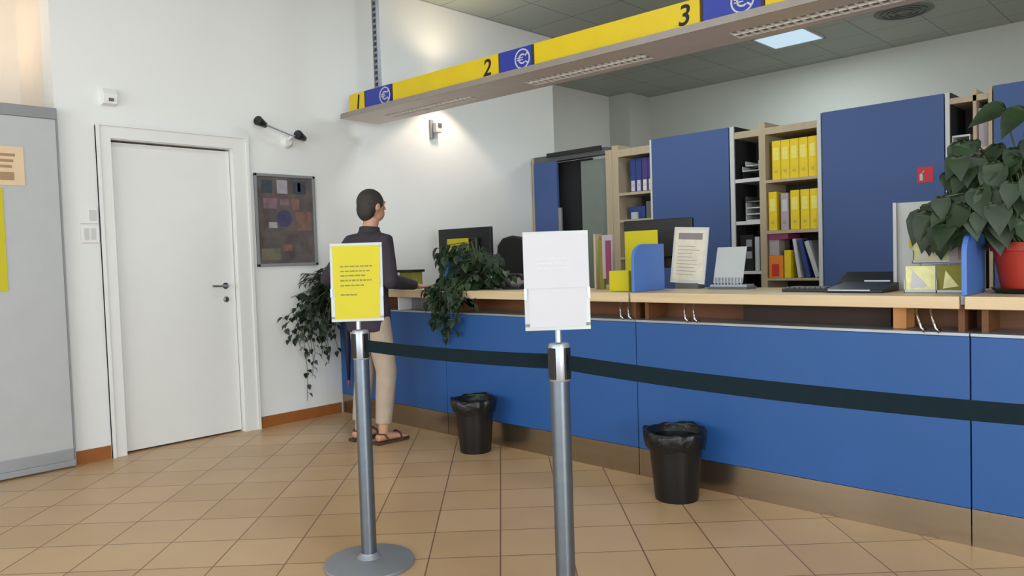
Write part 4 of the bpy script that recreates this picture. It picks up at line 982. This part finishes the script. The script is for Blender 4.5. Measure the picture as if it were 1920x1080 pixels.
for sh, el, wr in ((Lsh, Lel, Lwr), (Rsh, Rel, Rwr)):
    jk.tube([(sh[0] * 0.6, sh[1], sh[2] + 0.005), sh, [(sh[i] + el[i]) / 2 for i in range(3)], el], [0.062, 0.068, 0.060, 0.054], n=16)
    jk.tube([el, [(el[i] * 0.6 + wr[i] * 0.4) for i in range(3)], [wr[i] * 0.95 + el[i] * 0.05 for i in range(3)]], [0.054, 0.048, 0.036], n=16)
    ball(jk, el, 0.055, 0.055, 0.055)
solid(jk, 'jacket', 'jacket', person, 0.009, 4)
tr = MB()
tr.loft([ell((0, 0, 0.80), 0.165, 0.118), ell((0, 0, 0.90), 0.172, 0.125), ell((0, 0.002, 0.98), 0.160, 0.115)])
for hp, kn, an in ((Lhip, Lkn, Lan), (Rhip, Rkn, Ran)):
    an2 = (an[0], an[1] + 0.004, 0.135)
    tr.tube([(hp[0], hp[1], 0.92), [(hp[i] + kn[i]) / 2 for i in range(3)], kn, [kn[i] * 0.5 + an2[i] * 0.5 for i in range(3)], an2], [0.094, 0.086, 0.072, 0.066, 0.056], n=18)
solid(tr, 'trousers', 'trousers', person, 0.009, 4)
hr = MB()
ball(hr, (0, 0.052, 1.668), 0.086, 0.100, 0.098)
ball(hr, (0, 0.015, 1.62), 0.074, 0.062, 0.085)
h_ = solid(hr, 'hair', 'hair', person, 0.009, 2)
bm = bmesh.new(); bm.from_mesh(h_.data)
geo = bm.verts[:] + bm.edges[:] + bm.faces[:]
bmesh.ops.bisect_plane(bm, geom=geo, plane_co=(0, 0.125, 1.66), plane_no=(0, 0.9, -0.45), clear_outer=True)
edges = [e for e in bm.edges if e.is_boundary]
bmesh.ops.holes_fill(bm, edges=edges)
bm.to_mesh(h_.data); bm.free()
for s_, an in (('l', Lan), ('r', Ran)):
    pts = [(-0.036, -0.075), (0.036, -0.075), (0.042, 0.02), (0.052, 0.12), (0.042, 0.19), (0.0, 0.215), (-0.042, 0.19), (-0.050, 0.12), (-0.040, 0.02)]
    o = MB().prism([(an[0] + x_, an[1] + y_) for x_, y_ in pts], 'z', 0.0, 0.018)
    o.tube([(an[0] - 0.046, an[1] + 0.12, 0.012), (an[0] - 0.034, an[1] + 0.115, 0.054), (an[0], an[1] + 0.11, 0.066), (an[0] + 0.0395, an[1] + 0.115, 0.054), (an[0] + 0.048, an[1] + 0.12, 0.012)], [(0.016, 0.004)] * 5, n=8)
    o.tube([(an[0] - 0.042, an[1] + 0.02, 0.012), (an[0] - 0.044, an[1] - 0.02, 0.07), (an[0], an[1] - 0.058, 0.075), (an[0] + 0.044, an[1] - 0.02, 0.07), (an[0] + 0.042, an[1] + 0.02, 0.012)], 0.006, n=8)
    o = o.build('sandal', 'sandal', None, bevel=0.003); o.parent = person
